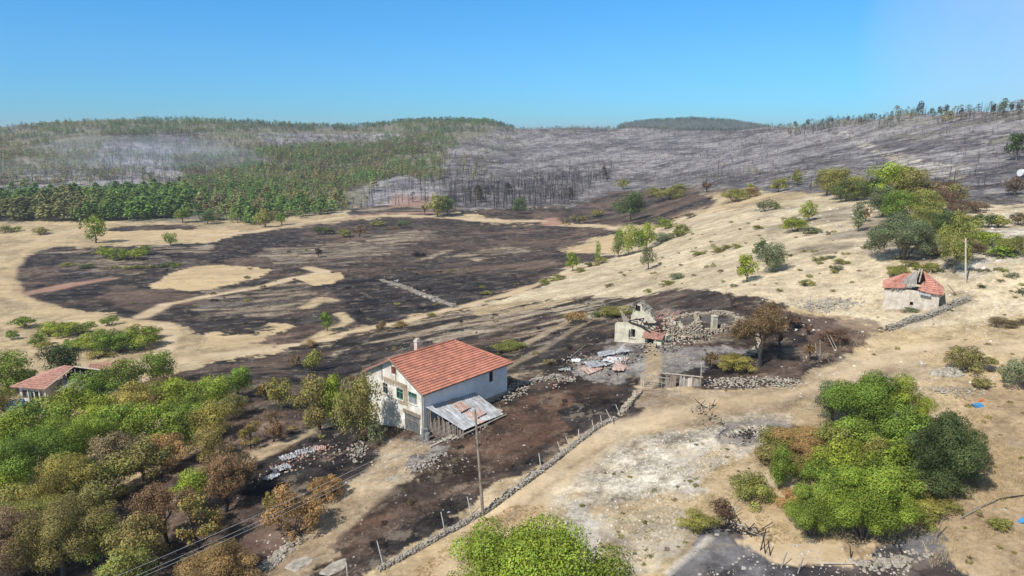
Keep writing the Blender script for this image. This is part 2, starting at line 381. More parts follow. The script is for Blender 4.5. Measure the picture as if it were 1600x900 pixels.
# the hills beyond the valley
area('hill', [(-900, -200), (2500, -200), (2500, 300), (1600, 318), (1450, 322), (1330, 300), (1200, 300), (1090, 285), (900, 322), (700, 322), (560, 330), (300, 345), (-900, 345)], nbig * .4 + nstrb * .6)
area('ash', [(690, 300), (700, 235), (800, 190), (1200, 180), (1700, 120), (2400, 120), (2400, 300), (1700, 300), (1600, 305), (1450, 318), (1340, 300), (1180, 298), (1090, 290), (1000, 300), (900, 325), (700, 330)], nstrb * .5 + nbig * .5)
area('ashdark', [(700, 270), (900, 270), (1100, 270), (1340, 280), (1340, 305), (1180, 300), (1000, 305), (900, 325), (640, 332)], nstrb, amt=.75)
area('ashdark', [(1230, 240), (1330, 250), (1460, 290), (1600, 285), (1600, 320), (1440, 325), (1330, 300)], nstrb, amt=.8)
area('hill', [(1290, 155), (1700, 130), (1700, 215), (1560, 225), (1400, 215), (1300, 200)], nstrb, holes=.5, hn=nstrb, amt=.6)
area('pale', [(1310, 205), (1330, 212), (1440, 250), (1520, 262), (1500, 285), (1410, 262), (1340, 228)], nstrb, holes=.5, hn=nstr, amt=.7)
for pl in ([(160, 225), (230, 215), (280, 232), (345, 240), (335, 295), (270, 290), (215, 262), (150, 250)], [(0, 268), (160, 258), (255, 272), (245, 288), (30, 300), (0, 300)],
           [(400, 208), (620, 210), (690, 222), (590, 236), (420, 228)], [(560, 300), (640, 262), (690, 255), (690, 325), (560, 330)]):
    area('ashpale', pl, nstrb)
area('ashdark', [(170, 205), (300, 205), (320, 222), (180, 222)], nstrb)
m_far = (VR > 2000).astype(float); paint('wooded', m_far, nstrb)
# valley fields
area('mottle', [(545, 322), (640, 318), (720, 325), (720, 345), (640, 336), (545, 340)], nstrb)
area('redsoil', [(610, 306), (680, 304), (680, 322), (600, 324)], nstrb, amt=.7)
area('burn', [(720, 330), (900, 322), (960, 300), (1080, 292), (1130, 318), (1080, 332), (1040, 352), (880, 352), (770, 345)], nstrb)
area('burn', [(170, 356), (260, 348), (320, 352), (290, 362), (180, 362)], nstrb)
BIG = [(5, 440), (14, 415), (45, 393), (85, 385), (150, 386), (250, 384), (330, 380), (372, 366), (460, 354), (530, 345), (640, 339), (720, 343), (770, 349), (850, 347), (985, 357), (955, 368), (900, 378), (870, 392), (985, 400), (890, 412), (855, 440), (805, 457), (740, 478), (690, 484), (620, 500), (590, 507), (540, 517), (505, 522), (450, 545), (400, 535), (310, 523), (260, 505), (215, 498), (150, 490), (80, 478), (45, 465)]
area('burn', BIG, nstrb * .55 + nbig * .45)
area('brown', [(470, 360), (760, 352), (880, 356), (940, 372), (860, 392), (880, 410), (820, 445), (760, 450), (700, 430), (600, 400), (520, 385)], nstr * .5 + nbig * .5, amt=.9)
area('umber', [(760, 380), (900, 360), (930, 372), (860, 392), (860, 420), (800, 440), (730, 420)], nstr, amt=.6)
area('coal', [(500, 445), (590, 432), (680, 432), (800, 428), (840, 440), (720, 480), (600, 502), (540, 512), (545, 480)], nstr)
area('coal', [(70, 388), (150, 388), (140, 404), (80, 402)], nstr)
area('coal', [(30, 445), (180, 440), (165, 485), (90, 475)], nstr, holes=.4, hn=nbig)
area('coal', [(20, 400), (200, 392), (360, 372), (480, 362), (420, 400), (300, 412), (230, 450), (60, 460)], nstr, holes=.46, hn=nmid)
area('coal', [(200, 480), (330, 458), (470, 445), (470, 480), (330, 500), (230, 500)], nstr, holes=.46)
area('mottle', [(100, 400), (260, 402), (330, 415), (200, 428), (80, 425)], nstr)
area('coal', BIG, nstr, holes=.53, hn=nstr * .6 + nmid * .4, amt=.85)
area('coal', [(640, 350), (900, 352), (880, 420), (760, 460), (600, 430)], nstr, holes=.5, hn=nstrb, amt=.6)
for sp_ in ([(235, 385), (330, 382), (320, 392), (240, 396)], [(560, 372), (660, 362), (700, 370), (600, 384)], [(700, 398), (800, 384), (840, 392), (740, 408)]): area('mottle', sp_, nstr, holes=.42, amt=.9)
area('mottle', [(420, 385), (560, 380), (640, 388), (560, 410), (420, 425)], nstr, amt=.7)
area('mottle', [(320, 455), (480, 440), (500, 470), (420, 500), (300, 500)], nstr, amt=.8)
area('umber', [(180, 445), (300, 458), (340, 470), (240, 490), (170, 480)], nstr, amt=.7)
area('straw', [(232, 447), (268, 428), (305, 416), (345, 413), (425, 421), (405, 434), (330, 452), (290, 454), (240, 450)], nstr, sharp=True)
area('straw', [(468, 436), (500, 427), (530, 426), (540, 434), (520, 444), (490, 447)], nstr, sharp=True)
area('straw', [(318, 522), (360, 512), (430, 503), (458, 508), (440, 530), (400, 542), (340, 545), (320, 535)], nstr, sharp=True)
area('straw', [(150, 362), (300, 358), (372, 358), (370, 366), (330, 374), (240, 376), (150, 374)], nstr, sharp=True)
area('straw', [(885, 388), (960, 370), (990, 372), (960, 396), (900, 395)], nstr, sharp=True)
area('coal', [(270, 505), (350, 492), (450, 497), (400, 520), (320, 523)], nstr, holes=.35)
area('brown', [(400, 540), (440, 520), (480, 508), (500, 520), (470, 540)], nstr)
track('redsoil', [(38, 460), (100, 447), (170, 436)], 6.5)
track('dust', [(222, 495), (260, 475), (330, 462), (400, 450), (450, 437), (505, 425), (480, 418)], 4.5)
track('dust', [(320, 370), (400, 362), (450, 352), (530, 340), (600, 337), (680, 338), (740, 344), (800, 345), (850, 345), (880, 351), (940, 353), (1000, 360)], 8, amt=.95)
track('redsoil', [(545, 340), (600, 333), (680, 332)], 5)
track('redsoil', [(862, 342), (866, 351)], 9)
track('dust', [(-60, 400), (40, 385), (100, 362), (150, 355)], 9, amt=.8)
track('straw', [(160, 345), (40, 392), (8, 430), (20, 462), (80, 484), (180, 500), (255, 508)], 5, amt=.8)
track('dust', [(255, 508), (272, 520), (262, 545), (235, 560), (200, 572)], 4)
track('dust', [(130, 600), (220, 575), (300, 560), (400, 548), (480, 538), (560, 518), (620, 505), (690, 487), (740, 474)], 5)
track('dust', [(740, 474), (800, 458), (850, 440), (900, 425)], 5)
track('tan', [(530, 490), (545, 502), (505, 522), (480, 535)], 3.5)
track('tan', [(480, 480), (500, 467), (520, 470)], 3.5)
track('mottle', [(595, 437), (640, 452), (680, 467), (712, 480)], 2.6, amt=.7)
for p_ in ([(60, 395), (150, 392)], [(400, 400), (470, 396), (500, 402)], [(650, 410), (700, 392)]): track('mottle', p_, 5)
# burnt ground between the valley road and the farm track
LOW = [(200, 600), (270, 588), (330, 566), (400, 556), (470, 545), (540, 527), (620, 508), (700, 490), (760, 478), (860, 468), (920, 463), (950, 466), (1000, 465), (1040, 452), (1100, 452), (1150, 462), (1190, 470), (1250, 495), (1320, 508), (1345, 530), (1300, 575), (1240, 598), (1180, 606), (1100, 606), (1005, 606), (1003, 640), (965, 660), (900, 705), (820, 745), (760, 785), (690, 825), (600, 880), (540, 930), (-200, 1300), (-500, 900), (100, 800), (250, 740), (330, 700), (300, 640), (200, 630)]
area('burn', LOW, nstr * .6 + nmid * .4)
area('mottle', [(640, 505), (760, 480), (940, 465), (1000, 468), (950, 510), (900, 550), (840, 590), (800, 600), (800, 565), (700, 530), (560, 560), (500, 560)], nstr, holes=.52)
area('scrub', [(860, 480), (960, 470), (940, 495), (860, 505)], nstr, holes=.4)
area('tan', [(730, 482), (800, 470), (900, 465), (850, 478), (760, 492)], nstr, holes=.45)
area('coal', [(860, 520), (960, 520), (955, 560), (900, 590), (850, 560)], nstr, holes=.42)
area('coal', [(450, 580), (560, 540), (640, 530), (700, 530), (600, 560), (560, 590), (480, 620)], nstr, holes=.35)
track('path', [(800, 548), (850, 522), (890, 500)], 2.2, amt=.8)
track('path', [(790, 575), (850, 545), (905, 510), (930, 495)], 1.4, amt=.5)
area('garden', [(800, 620), (900, 600), (1000, 610), (1000, 640), (900, 690), (800, 730), (740, 760), (640, 770), (560, 840), (480, 900), (450, 930), (640, 720), (700, 700)], nmid * .5 + nfin * .5)
area('redrust', [(640, 730), (740, 690), (860, 660), (900, 665), (800, 710), (720, 740), (640, 780), (570, 830), (520, 850), (580, 790)], nmid, holes=.5, hn=nmid, amt=.8)
area('redrust', [(780, 640), (860, 610), (960, 625), (900, 660), (820, 680)], nfin, holes=.5, hn=nfin, amt=.7)
area('coal', [(560, 900), (580, 850), (680, 800), (760, 750), (860, 700), (880, 705), (780, 770), (690, 825), (600, 882)], nfin, holes=.42, hn=nmid)
area('coal', [(880, 640), (1000, 605), (1000, 640), (950, 660), (900, 680)], nfin, holes=.45, hn=nmid)
area('coal', [(380, 700), (480, 660), (590, 680), (560, 730), (440, 770), (380, 780), (350, 750)], nfin, holes=.35, hn=nmid)
area('brown', [(150, 800), (300, 720), (460, 640), (520, 650), (400, 720), (250, 800), (150, 860)], nfin)
track('path', [(370, 725), (430, 700), (510, 665)], 2.2)
track('path', [(160, 835), (230, 800), (300, 765)], 1.4)
area('umber', [(330, 860), (440, 800), (520, 790), (440, 870), (400, 910), (320, 920)], nfin)
# farm yard and drive
area('yard', [(590, 680), (660, 688), (700, 700), (640, 735), (600, 740)], nfin)
area('path', [(600, 682), (660, 690), (665, 705), (625, 720), (640, 740), (600, 775), (560, 810), (520, 850), (480, 905), (420, 930), (440, 880), (500, 800), (555, 750), (590, 712)], nmid * .5 + nfin * .5)
track('path', [(618, 710), (590, 750), (545, 800), (490, 850), (440, 910)], 3.6)
# ruined yard
area('yard', [(900, 560), (960, 535), (1040, 535), (1100, 540), (1180, 545), (1100, 575), (1000, 590), (960, 600), (900, 590)], nmid)
area('mottle', [(1040, 480), (1130, 480), (1170, 500), (1170, 540), (1040, 535)], nmid, amt=.7)
track('path', [(1015, 538), (1022, 560), (1015, 600)], 2.0)
area('burn', [(1100, 560), (1180, 550), (1250, 560), (1265, 580), (1200, 598), (1110, 598)], nmid)
area('umber', [(1240, 490), (1330, 500), (1380, 515), (1330, 540), (1270, 545)], nmid, amt=.7)
# open ground on the right
area('scrub', [(1180, 320), (1600, 330), (1650, 440), (1500, 440), (1380, 400), (1300, 420), (1200, 380)], nmid, holes=.5, hn=nmid)
area('scrub', [(1380, 480), (1500, 455), (1540, 470), (1420, 515), (1380, 520)], nfin, amt=.6)
area('pale', [(1480, 360), (1600, 330), (1640, 420), (1560, 440), (1480, 420)], nfin, holes=.52, hn=nmid)
area('path', [(1000, 605), (1180, 608), (1240, 600), (1320, 562), (1420, 560), (1500, 590), (1400, 600), (1280, 620), (1220, 650), (1080, 665), (960, 700), (860, 760), (790, 800), (700, 860), (760, 790), (860, 720), (960, 665), (1003, 640)], nmid)
area('brown', [(1005, 608), (1090, 610), (1120, 635), (1040, 650), (985, 655)], nmid, holes=.5, hn=nstr, amt=.6)
area('tan', [(560, 930), (690, 850), (780, 790), (850, 760), (860, 790), (780, 850), (700, 930)], nmid)
area('straw', [(640, 880), (720, 830), (750, 820), (700, 870), (640, 920)], nfin, amt=.6)
area('pale', [(780, 860), (850, 790), (900, 745), (960, 705), (1060, 672), (1160, 650), (1230, 650), (1190, 690), (1120, 730), (1090, 790), (1000, 850), (900, 905), (800, 930)], nfin * .5 + nmid * .5, holes=.40, hn=nmid)
area('straw', [(950, 800), (1030, 790), (1080, 760), (1110, 700), (1160, 720), (1110, 800), (1040, 850), (960, 850)], nmid, holes=.5, hn=nmid, amt=.7)
area('scrub', [(900, 930), (960, 820), (1080, 780), (1110, 820), (1020, 900)], nfin, holes=.45, hn=nmid)
area('cinder', [(1110, 665), (1200, 655), (1240, 665), (1180, 700), (1120, 690)], nfin, holes=.5, hn=nfin, amt=.7)
area('cinder', [(1025, 930), (1070, 870), (1110, 825), (1150, 812), (1200, 850), (1260, 862), (1350, 870), (1350, 835), (1440, 830), (1470, 860), (1480, 890), (1560, 960), (1100, 1100)], nfin)
area('brown', [(1290, 880), (1440, 870), (1500, 920), (1300, 930)], nfin, amt=.5)
track('pale', [(1045, 895), (1080, 865), (1110, 840)], .9, amt=.6)
area('straw', [(1150, 790), (1220, 760), (1440, 790), (1460, 830), (1350, 850), (1180, 850)], nfin, amt=.5)
area('dust', [(1180, 830), (1300, 850), (1340, 872), (1240, 880), (1170, 850)], nfin)
track('dust', [(690, 900), (760, 830), (830, 775), (900, 718), (975, 668), (1080, 640), (1200, 622), (1290, 600), (1350, 568), (1450, 548), (1600, 540), (1700, 540)], 4.6, amt=.8, edge=.6)
track('path', [(720, 880), (800, 805), (900, 725), (985, 672)], .7, amt=.7, edge=.6)
track('path', [(1100, 625), (1250, 605), (1340, 566), (1480, 545), (1650, 535)], .8, amt=.6, edge=.6)
track('path', [(880, 450), (1000, 432), (1150, 380), (1300, 345)], 1.6, amt=.5, edge=.6)
track('dust', [(1000, 358), (1060, 352), (1110, 330), (1130, 310)], 5, amt=.8)
COL = np.clip(COL * (.9 + .2 * nfin[:, None]), 0, .8)

# ------------------------------------------------------------------ ground sheet
na, nr = Z.shape
ii, jj = np.meshgrid(np.arange(na - 1), np.arange(nr - 1), indexing='ij')
a_ = (ii * nr + jj).ravel(); quads = np.stack([a_, a_ + 1, a_ + nr + 1, a_ + nr], 1)[:, ::-1]
V = np.stack([VX, VY, VZ + CAMZ], 1)
gm = bpy.data.materials.new('ground_cover'); t, N, L, b = nodes(gm)
b.inputs['Roughness'].default_value = .95; b.inputs['Specular IOR Level'].default_value = .1
at = N.new('ShaderNodeAttribute'); at.attribute_name = 'lc'; ax = N.new('ShaderNodeAttribute'); ax.attribute_name = 'ctl'
sx = N.new('ShaderNodeSeparateColor'); L.new(ax.outputs['Color'], sx.inputs[0])
tc = N.new('ShaderNodeTexCoord'); mp = N.new('ShaderNodeMapping'); mp.inputs['Rotation'].default_value = (0, 0, -.284); mp.inputs['Scale'].default_value = (.5, 1, 1)
L.new(tc.outputs['Object'], mp.inputs[0])
def noise(scale, det, rough, vec):
    n = N.new('ShaderNodeTexNoise'); n.inputs['Scale'].default_value = scale; n.inputs['Detail'].default_value = det; n.inputs['Roughness'].default_value = rough
    L.new(vec, n.inputs['Vector']); return n.outputs[0]
def math_(op, a, b_=None, clamp=False):
    n = N.new('ShaderNodeMath'); n.operation = op; n.use_clamp = clamp
    for i, v in enumerate((a, b_)):
        if v is None: continue
        if isinstance(v, (int, float)): n.inputs[i].default_value = v
        else: L.new(v, n.inputs[i])
    return n.outputs[0]
nA = noise(.22, 11, .76, tc.outputs['Object']); nB = noise(2.3, 6, .7, tc.outputs['Object'])
nC = noise(.75, 6, .75, tc.outputs['Object'])
nD = noise(7.5, 5, .75, tc.outputs['Object'])
nm = math_('ADD', math_('ADD', math_('MULTIPLY', nA, .36), math_('MULTIPLY', nB, .26)), math_('ADD', math_('MULTIPLY', nC, .22), math_('MULTIPLY', nD, .16)))
dv = math_('MULTIPLY', math_('SUBTRACT', nm, .5), 9.5)
fac = math_('MAXIMUM', math_('ADD', math_('MULTIPLY', dv, sx.outputs[0]), 1.0), .12)
mul = N.new('ShaderNodeVectorMath'); mul.operation = 'SCALE'; L.new(at.outputs['Color'], mul.inputs[0]); L.new(fac, mul.inputs['Scale'])
# pale stones
vo = N.new('ShaderNodeTexVoronoi'); vo.inputs['Scale'].default_value = 1.5; L.new(tc.outputs['Object'], vo.inputs['Vector'])
vb = N.new('ShaderNodeTexVoronoi'); vb.inputs['Scale'].default_value = .32; L.new(mp.outputs[0], vb.inputs['Vector'])
sc_ = N.new('ShaderNodeSeparateColor'); L.new(vo.outputs['Color'], sc_.inputs[0]); sb_ = N.new('ShaderNodeSeparateColor'); L.new(vb.outputs['Color'], sb_.inputs[0])
k1 = math_('MULTIPLY', math_('LESS_THAN', sc_.outputs[0], math_('MULTIPLY', sx.outputs[1], .55)), math_('LESS_THAN', vo.outputs['Distance'], math_('MULTIPLY', sc_.outputs[1], .34)))
k2 = math_('MULTIPLY', math_('LESS_THAN', sb_.outputs[0], math_('MULTIPLY', sx.outputs[1], .45)), math_('LESS_THAN', vb.outputs['Distance'], .42))
kk = k1
# fractal flecks: straw left in the burn, dead plants in the straw
nf = noise(.30, 12, .76, tc.outputs['Object'])
fk = N.new('ShaderNodeMapRange'); fk.interpolation_type = 'SMOOTHSTEP'; L.new(nf, fk.inputs[0]); fk.inputs[1].default_value = .535; fk.inputs[2].default_value = .60
fk2 = N.new('ShaderNodeMapRange'); fk2.interpolation_type = 'SMOOTHSTEP'; L.new(nf, fk2.inputs[0]); fk2.inputs[1].default_value = .455; fk2.inputs[2].default_value = .39
lum = N.new('ShaderNodeSeparateColor'); L.new(at.outputs['Color'], lum.inputs[0])
isd = N.new('ShaderNodeMapRange'); L.new(lum.outputs[1], isd.inputs[0]); isd.inputs[1].default_value = .10; isd.inputs[2].default_value = .30
fc = N.new('ShaderNodeMix'); fc.data_type = 'RGBA'; L.new(isd.outputs[0], fc.inputs[0]); fc.inputs[6].default_value = (.30, .235, .165, 1); fc.inputs[7].default_value = (.62, .52, .36, 1)
f1 = N.new('ShaderNodeMix'); f1.data_type = 'RGBA'; L.new(math_('MULTIPLY', math_('MULTIPLY', fk.outputs[0], sx.outputs[0]), .5, True), f1.inputs[0]); L.new(mul.outputs[0], f1.inputs[6]); L.new(fc.outputs[2], f1.inputs[7])
f2 = N.new('ShaderNodeMix'); f2.data_type = 'RGBA'; L.new(math_('MULTIPLY', math_('MULTIPLY', fk2.outputs[0], sx.outputs[0]), .6, True), f2.inputs[0]); L.new(f1.outputs[2], f2.inputs[6])
dk2 = N.new('ShaderNodeVectorMath'); dk2.operation = 'MULTIPLY'; L.new(at.outputs['Color'], dk2.inputs[0]); dk2.inputs[1].default_value = (.42, .40, .38); L.new(dk2.outputs[0], f2.inputs[7])
nfb = noise(.085, 7, .8, tc.outputs['Object'])
fb1 = N.new('ShaderNodeMapRange'); fb1.interpolation_type = 'SMOOTHSTEP'; L.new(nfb, fb1.inputs[0]); fb1.inputs[1].default_value = .52; fb1.inputs[2].default_value = .60
fb2 = N.new('ShaderNodeMapRange'); fb2.interpolation_type = 'SMOOTHSTEP'; L.new(nfb, fb2.inputs[0]); fb2.inputs[1].default_value = .47; fb2.inputs[2].default_value = .38
g1 = N.new('ShaderNodeMix'); g1.data_type = 'RGBA'; L.new(math_('MULTIPLY', math_('MULTIPLY', fb1.outputs[0], sx.outputs[1]), 1.1, True), g1.inputs[0]); L.new(f2.outputs[2], g1.inputs[6]); g1.inputs[7].default_value = (.46, .43, .40, 1)
g2 = N.new('ShaderNodeMix'); g2.data_type = 'RGBA'; L.new(math_('MULTIPLY', math_('MULTIPLY', fb2.outputs[0], sx.outputs[1]), 1.3, True), g2.inputs[0]); L.new(g1.outputs[2], g2.inputs[6]); g2.inputs[7].default_value = (.055, .05, .05, 1)
mixc = N.new('ShaderNodeMix'); mixc.data_type = 'RGBA'; L.new(math_('MULTIPLY', kk, .8), mixc.inputs[0]); L.new(g2.outputs[2], mixc.inputs[6]); mixc.inputs[7].default_value = (.52, .49, .44, 1)
L.new(mixc.outputs[2], b.inputs['Base Color'])
bp = N.new('ShaderNodeBump'); bp.inputs['Strength'].default_value = .55; bp.inputs['Distance'].default_value = .35
L.new(math_('ADD', nm, math_('MULTIPLY', kk, .25)), bp.inputs['Height']); L.new(bp.outputs[0], b.inputs['Normal'])
gme = npmesh('ground', V, quads, [gm], COL, smooth=True)
ca_ = gme.color_attributes.new('ctl', 'FLOAT_COLOR', 'POINT'); cc = np.ones((len(VX), 4), np.float32); cc[:, 0] = CON; cc[:, 1] = SPK; ca_.data.foreach_set('color', cc.ravel())
gobj = link(bpy.data.objects.new('ground', gme)); tag(gobj, kind='structure')
# ------------------------------------------------------------------ haze
hz = MB(); hz.box((0, 2350, 38), (9000, 5100, 114))
hm = bpy.data.materials.new('thin_smoke_haze'); t, N, L, b = nodes(hm); N.remove(b)
pv = N.new('ShaderNodeVolumePrincipled'); pv.inputs['Color'].default_value = (.90, .93, 1.0, 1); pv.inputs['Density'].default_value = .00016; pv.inputs['Anisotropy'].default_value = .1
L.new(pv.outputs[0], N['Material Output'].inputs['Volume'])
hob = hz.build('haze', hm); tag(hob, kind='stuff', label='thin bluish smoke haze over the valley and hills', cat='haze')
for k_, (px_, py_, sx_, sy_, sz_, de_) in enumerate([(285, 262, 95, 90, 15, .0016), (215, 240, 110, 90, 12, .0013), (120, 275, 90, 60, 8, .0010)]):
    sm_ = bpy.data.meshes.new('smoke'); import bmesh
    b_m = bmesh.new(); bmesh.ops.create_icosphere(b_m, subdivisions=4, radius=1); b_m.to_mesh(sm_); b_m.free()
    for v_ in sm_.vertices: v_.co *= 1 + .5 * (float(vn(v_.co.x * 2.2 + k_ * 7, v_.co.y * 2.2 + v_.co.z * 1.5, 12)) - .5)
    mt_ = bpy.data.materials.new('drifting_smoke'); t, N, L, b = nodes(mt_); N.remove(b); pv = N.new('ShaderNodeVolumePrincipled'); pv.inputs['Color'].default_value = (.82, .90, 1, 1); pv.inputs['Density'].default_value = de_
    L.new(pv.outputs[0], N['Material Output'].inputs['Volume']); sm_.materials.append(mt_); so_ = link(bpy.data.objects.new('smoke', sm_)); so_.location = W(px_, py_, 9); so_.scale = (sx_, sy_, sz_)
    tag(so_, 'thin bluish smoke drifting low over the left hillside', 'smoke', kind='stuff')
# ------------------------------------------------------------------ plants: prototypes of unit size
C = {'bright': (.29, .365, .05), 'green': (.215, .30, .05), 'dark': (.06, .095, .03), 'olive': (.30, .30, .08), 'yellow': (.34, .31, .08), 'grey': (.22, .245, .13),
     'brown': (.25, .19, .105), 'orange': (.40, .26, .11), 'rust': (.18, .12, .08), 'char': (.05, .043, .04), 'mix': (.31, .275, .095), 'duskgreen': (.12, .165, .06)}
def leaves(cent, rad, n, size, g, up=.25, inner=.2, dead=0.0):
    """n small leaf faces round lobes -> V, F, colour factors"""
    wt = rad ** 2; wt = wt / wt.sum(); k = g.choice(len(rad), n, p=wt)
    d = g.normal(size=(n, 3)); d[:, 2] = d[:, 2] * .9 + up; d /= np.linalg.norm(d, axis=1)[:, None]
    rr_ = np.where(g.random(n) < inner, g.uniform(.3, .85, n), g.uniform(.82, 1.12, n)); rr_ *= 1 + .22 * (vn(d[:, 0] * 3 + k * 5, d[:, 1] * 3 + d[:, 2] * 2.3, 5) - .5) * 2
    c = cent[k] + d * (rad[k] * rr_)[:, None]
    nrm = d * 1.15 + g.normal(size=(n, 3)) * .45; nrm /= np.linalg.norm(nrm, axis=1)[:, None]
    tt = np.cross(nrm, g.normal(size=(n, 3))); tt /= np.linalg.norm(tt, axis=1)[:, None] + 1e-9; bb = np.cross(nrm, tt)
    s = size * g.uniform(.6, 1.35, n)[:, None]
    V = np.stack([c + tt * s, c + bb * s * .62 + nrm * s * .12, c - tt * s, c - bb * s * .62 + nrm * s * .12], 1).reshape(-1, 3)
    Fq = np.arange(n * 4).reshape(n, 4)
    lob = g.uniform(.55, 1.3, len(rad))[k]; lf = g.uniform(.8, 1.2, n) * lob  # random lobe brightness puts some of the crown's shaded depth into the colour
    col = np.stack([lf * g.uniform(.85, 1.2, n), lf, lf * g.uniform(.7, 1.2, n)], 1)
    if dead: 
        q = g.random(n) < dead; col[q] = col[q] * np.array([1.3, 1.0, .85])
    return V, Fq, np.repeat(col, 4, 0)
def lobes(kind, g):
    if kind == 'broad':
        n = 20; d = g.normal(size=(n, 3)); d /= np.linalg.norm(d, axis=1)[:, None]; d[:, 2] = d[:, 2] * .95 + .05
        r = g.uniform(.09, .18, n); c = d * np.array([.37, .37, .34]) * g.uniform(.7, 1.12, (n, 1)) + np.array([0, 0, .51]); c[:, 2] = np.maximum(c[:, 2], .13)
        c = np.vstack([c, [[0, 0, .55], [.07, .03, .78], [-.1, .05, .4]]]); r = np.append(r, [.24, .15, .2])
    elif kind == 'bush':
        n = 24; a = g.uniform(0, 6.28, n); q = np.sqrt(g.random(n)) * .40; r = g.uniform(.065, .145, n)
        h = np.sqrt(np.clip(1 - (q / .5) ** 2, 0, 1)); c = np.stack([q * np.cos(a), q * np.sin(a), g.uniform(.25, .78, n) * h], 1)
        c = np.vstack([c, [[0, 0, .42], [.1, -.05, .6]]]); r = np.append(r, [.24, .17])
    elif kind == 'poplar':
        n = 10; z = np.linspace(.22, .88, n); r = .26 * np.sin(np.clip((z - .08) / .95, 0, 1) * 3.14) ** .7 + .04
        c = np.stack([g.normal(size=n) * .12, g.normal(size=n) * .12, z], 1)
    elif kind == 'mound':
        n = 16; a = g.uniform(0, 6.28, n); q = np.sqrt(g.random(n)) * .38; r = g.uniform(.11, .18, n)
        c = np.stack([q * np.cos(a), q * np.sin(a), g.uniform(.2, .7, n) * (1 - q)], 1); r = r
    return c, r
def pine_geo(g, n=90, dead=False):
    V = []; Fq = []; col = []; o = 0
    w0 = .018 if not dead else .016
    for k in range(4):
        a0, a1 = k * 1.571, (k + 1) * 1.571
        V += [(w0 * math.cos(a0), w0 * math.sin(a0), -.03), (w0 * math.cos(a1), w0 * math.sin(a1), -.03), (.005 * math.cos(a1), .005 * math.sin(a1), .97), (.005 * math.cos(a0), .005 * math.sin(a0), .97)]
        Fq.append((o, o + 1, o + 2, o + 3)); o += 4
    tc_ = [(.9, .75, .65)] if not dead else [(.55, .52, .5)]
    col += tc_ * 16; ntr = 4
    lean = g.uniform(.0, .03)
    for i in range(n):
        if not dead:
            z = .24 + .76 * g.random() ** .85; a = g.uniform(0, 6.28); mr = .24 * (1 - ((z - .24) / .76) ** 1.5) + .035; mr *= .75 + .4 * math.sin(z * 37 + a * 2) ** 2
            q = mr * math.sqrt(g.uniform(.25, 1)); s = g.uniform(.045, .085); x, y = q * math.cos(a), q * math.sin(a)
            ox, oy = math.cos(a), math.sin(a); dz = -.25 * s
            n1 = np.array([ox * s, oy * s, dz + g.normal() * .01]); n2 = np.array([-oy * s * .7, ox * s * .7, g.normal() * .018])
            c = np.array([x, y, z]); f = g.uniform(.65, 1.35)
            for p in (c + n1, c + n2 + [0, 0, .018], c - n1 * .9, c - n2 + [0, 0, .018]): V.append(tuple(p))
            col += [(f, f, f * .9)] * 4; Fq.append((o, o + 1, o + 2, o + 3)); o += 4
        else:
            z = .2 + .75 * g.random(); a = g.uniform(0, 6.28); l = .16 * (1.05 - z) + .035; c = np.array([0, 0, z]); d = np.array([math.cos(a) * l, math.sin(a) * l, l * g.uniform(-.2, .6)])
            wv = np.array([0, 0, .0055]) + np.array([-math.sin(a), math.cos(a), 0]) * .003
            for p in (c - wv, c + d - wv * .3, c + d + wv * .3, c + wv): V.append(tuple(p))
            f = g.uniform(.6, 1.2); col += [(f, f, f)] * 4; Fq.append((o, o + 1, o + 2, o + 3)); o += 4
    mi = [1] * ntr + [0] * (len(Fq) - ntr)
    return np.array(V), np.array(Fq), np.array(col), np.array(mi)
def fractal(g, depth=4, n0=5, L0=.34, r0=.028, spread=.75, start=.12):
    """bare trunk and branches of unit height"""
    mb = MB(); tips = []
    def grow(p, d, l, r, k):
        q = p + d * l * .5 + Vector(g.normal(size=3)) * l * .06; e = p + d * l + Vector(g.normal(size=3)) * l * .07
        mb.tube([p, q, e], [r, r * .82, r * .6], n=6 if k == depth else (4 if k > 1 else 3), cap=False); tips.append(e)
        if k == 0: return
        for _ in range(n0 - 2 if k < depth else n0):
            nd = (d + Vector(g.normal(size=3)) * spread).normalized(); nd.z = abs(nd.z) * .6 + nd.z * .4 + .12; nd.normalize()
            grow(q if g.random() < .4 else e, nd, l * g.uniform(.58, .82), r * .55, k - 1)
    grow(Vector((0, 0, -.02)), Vector((0, 0, 1)), L0, r0, depth)
    return mb, tips
PM = {}
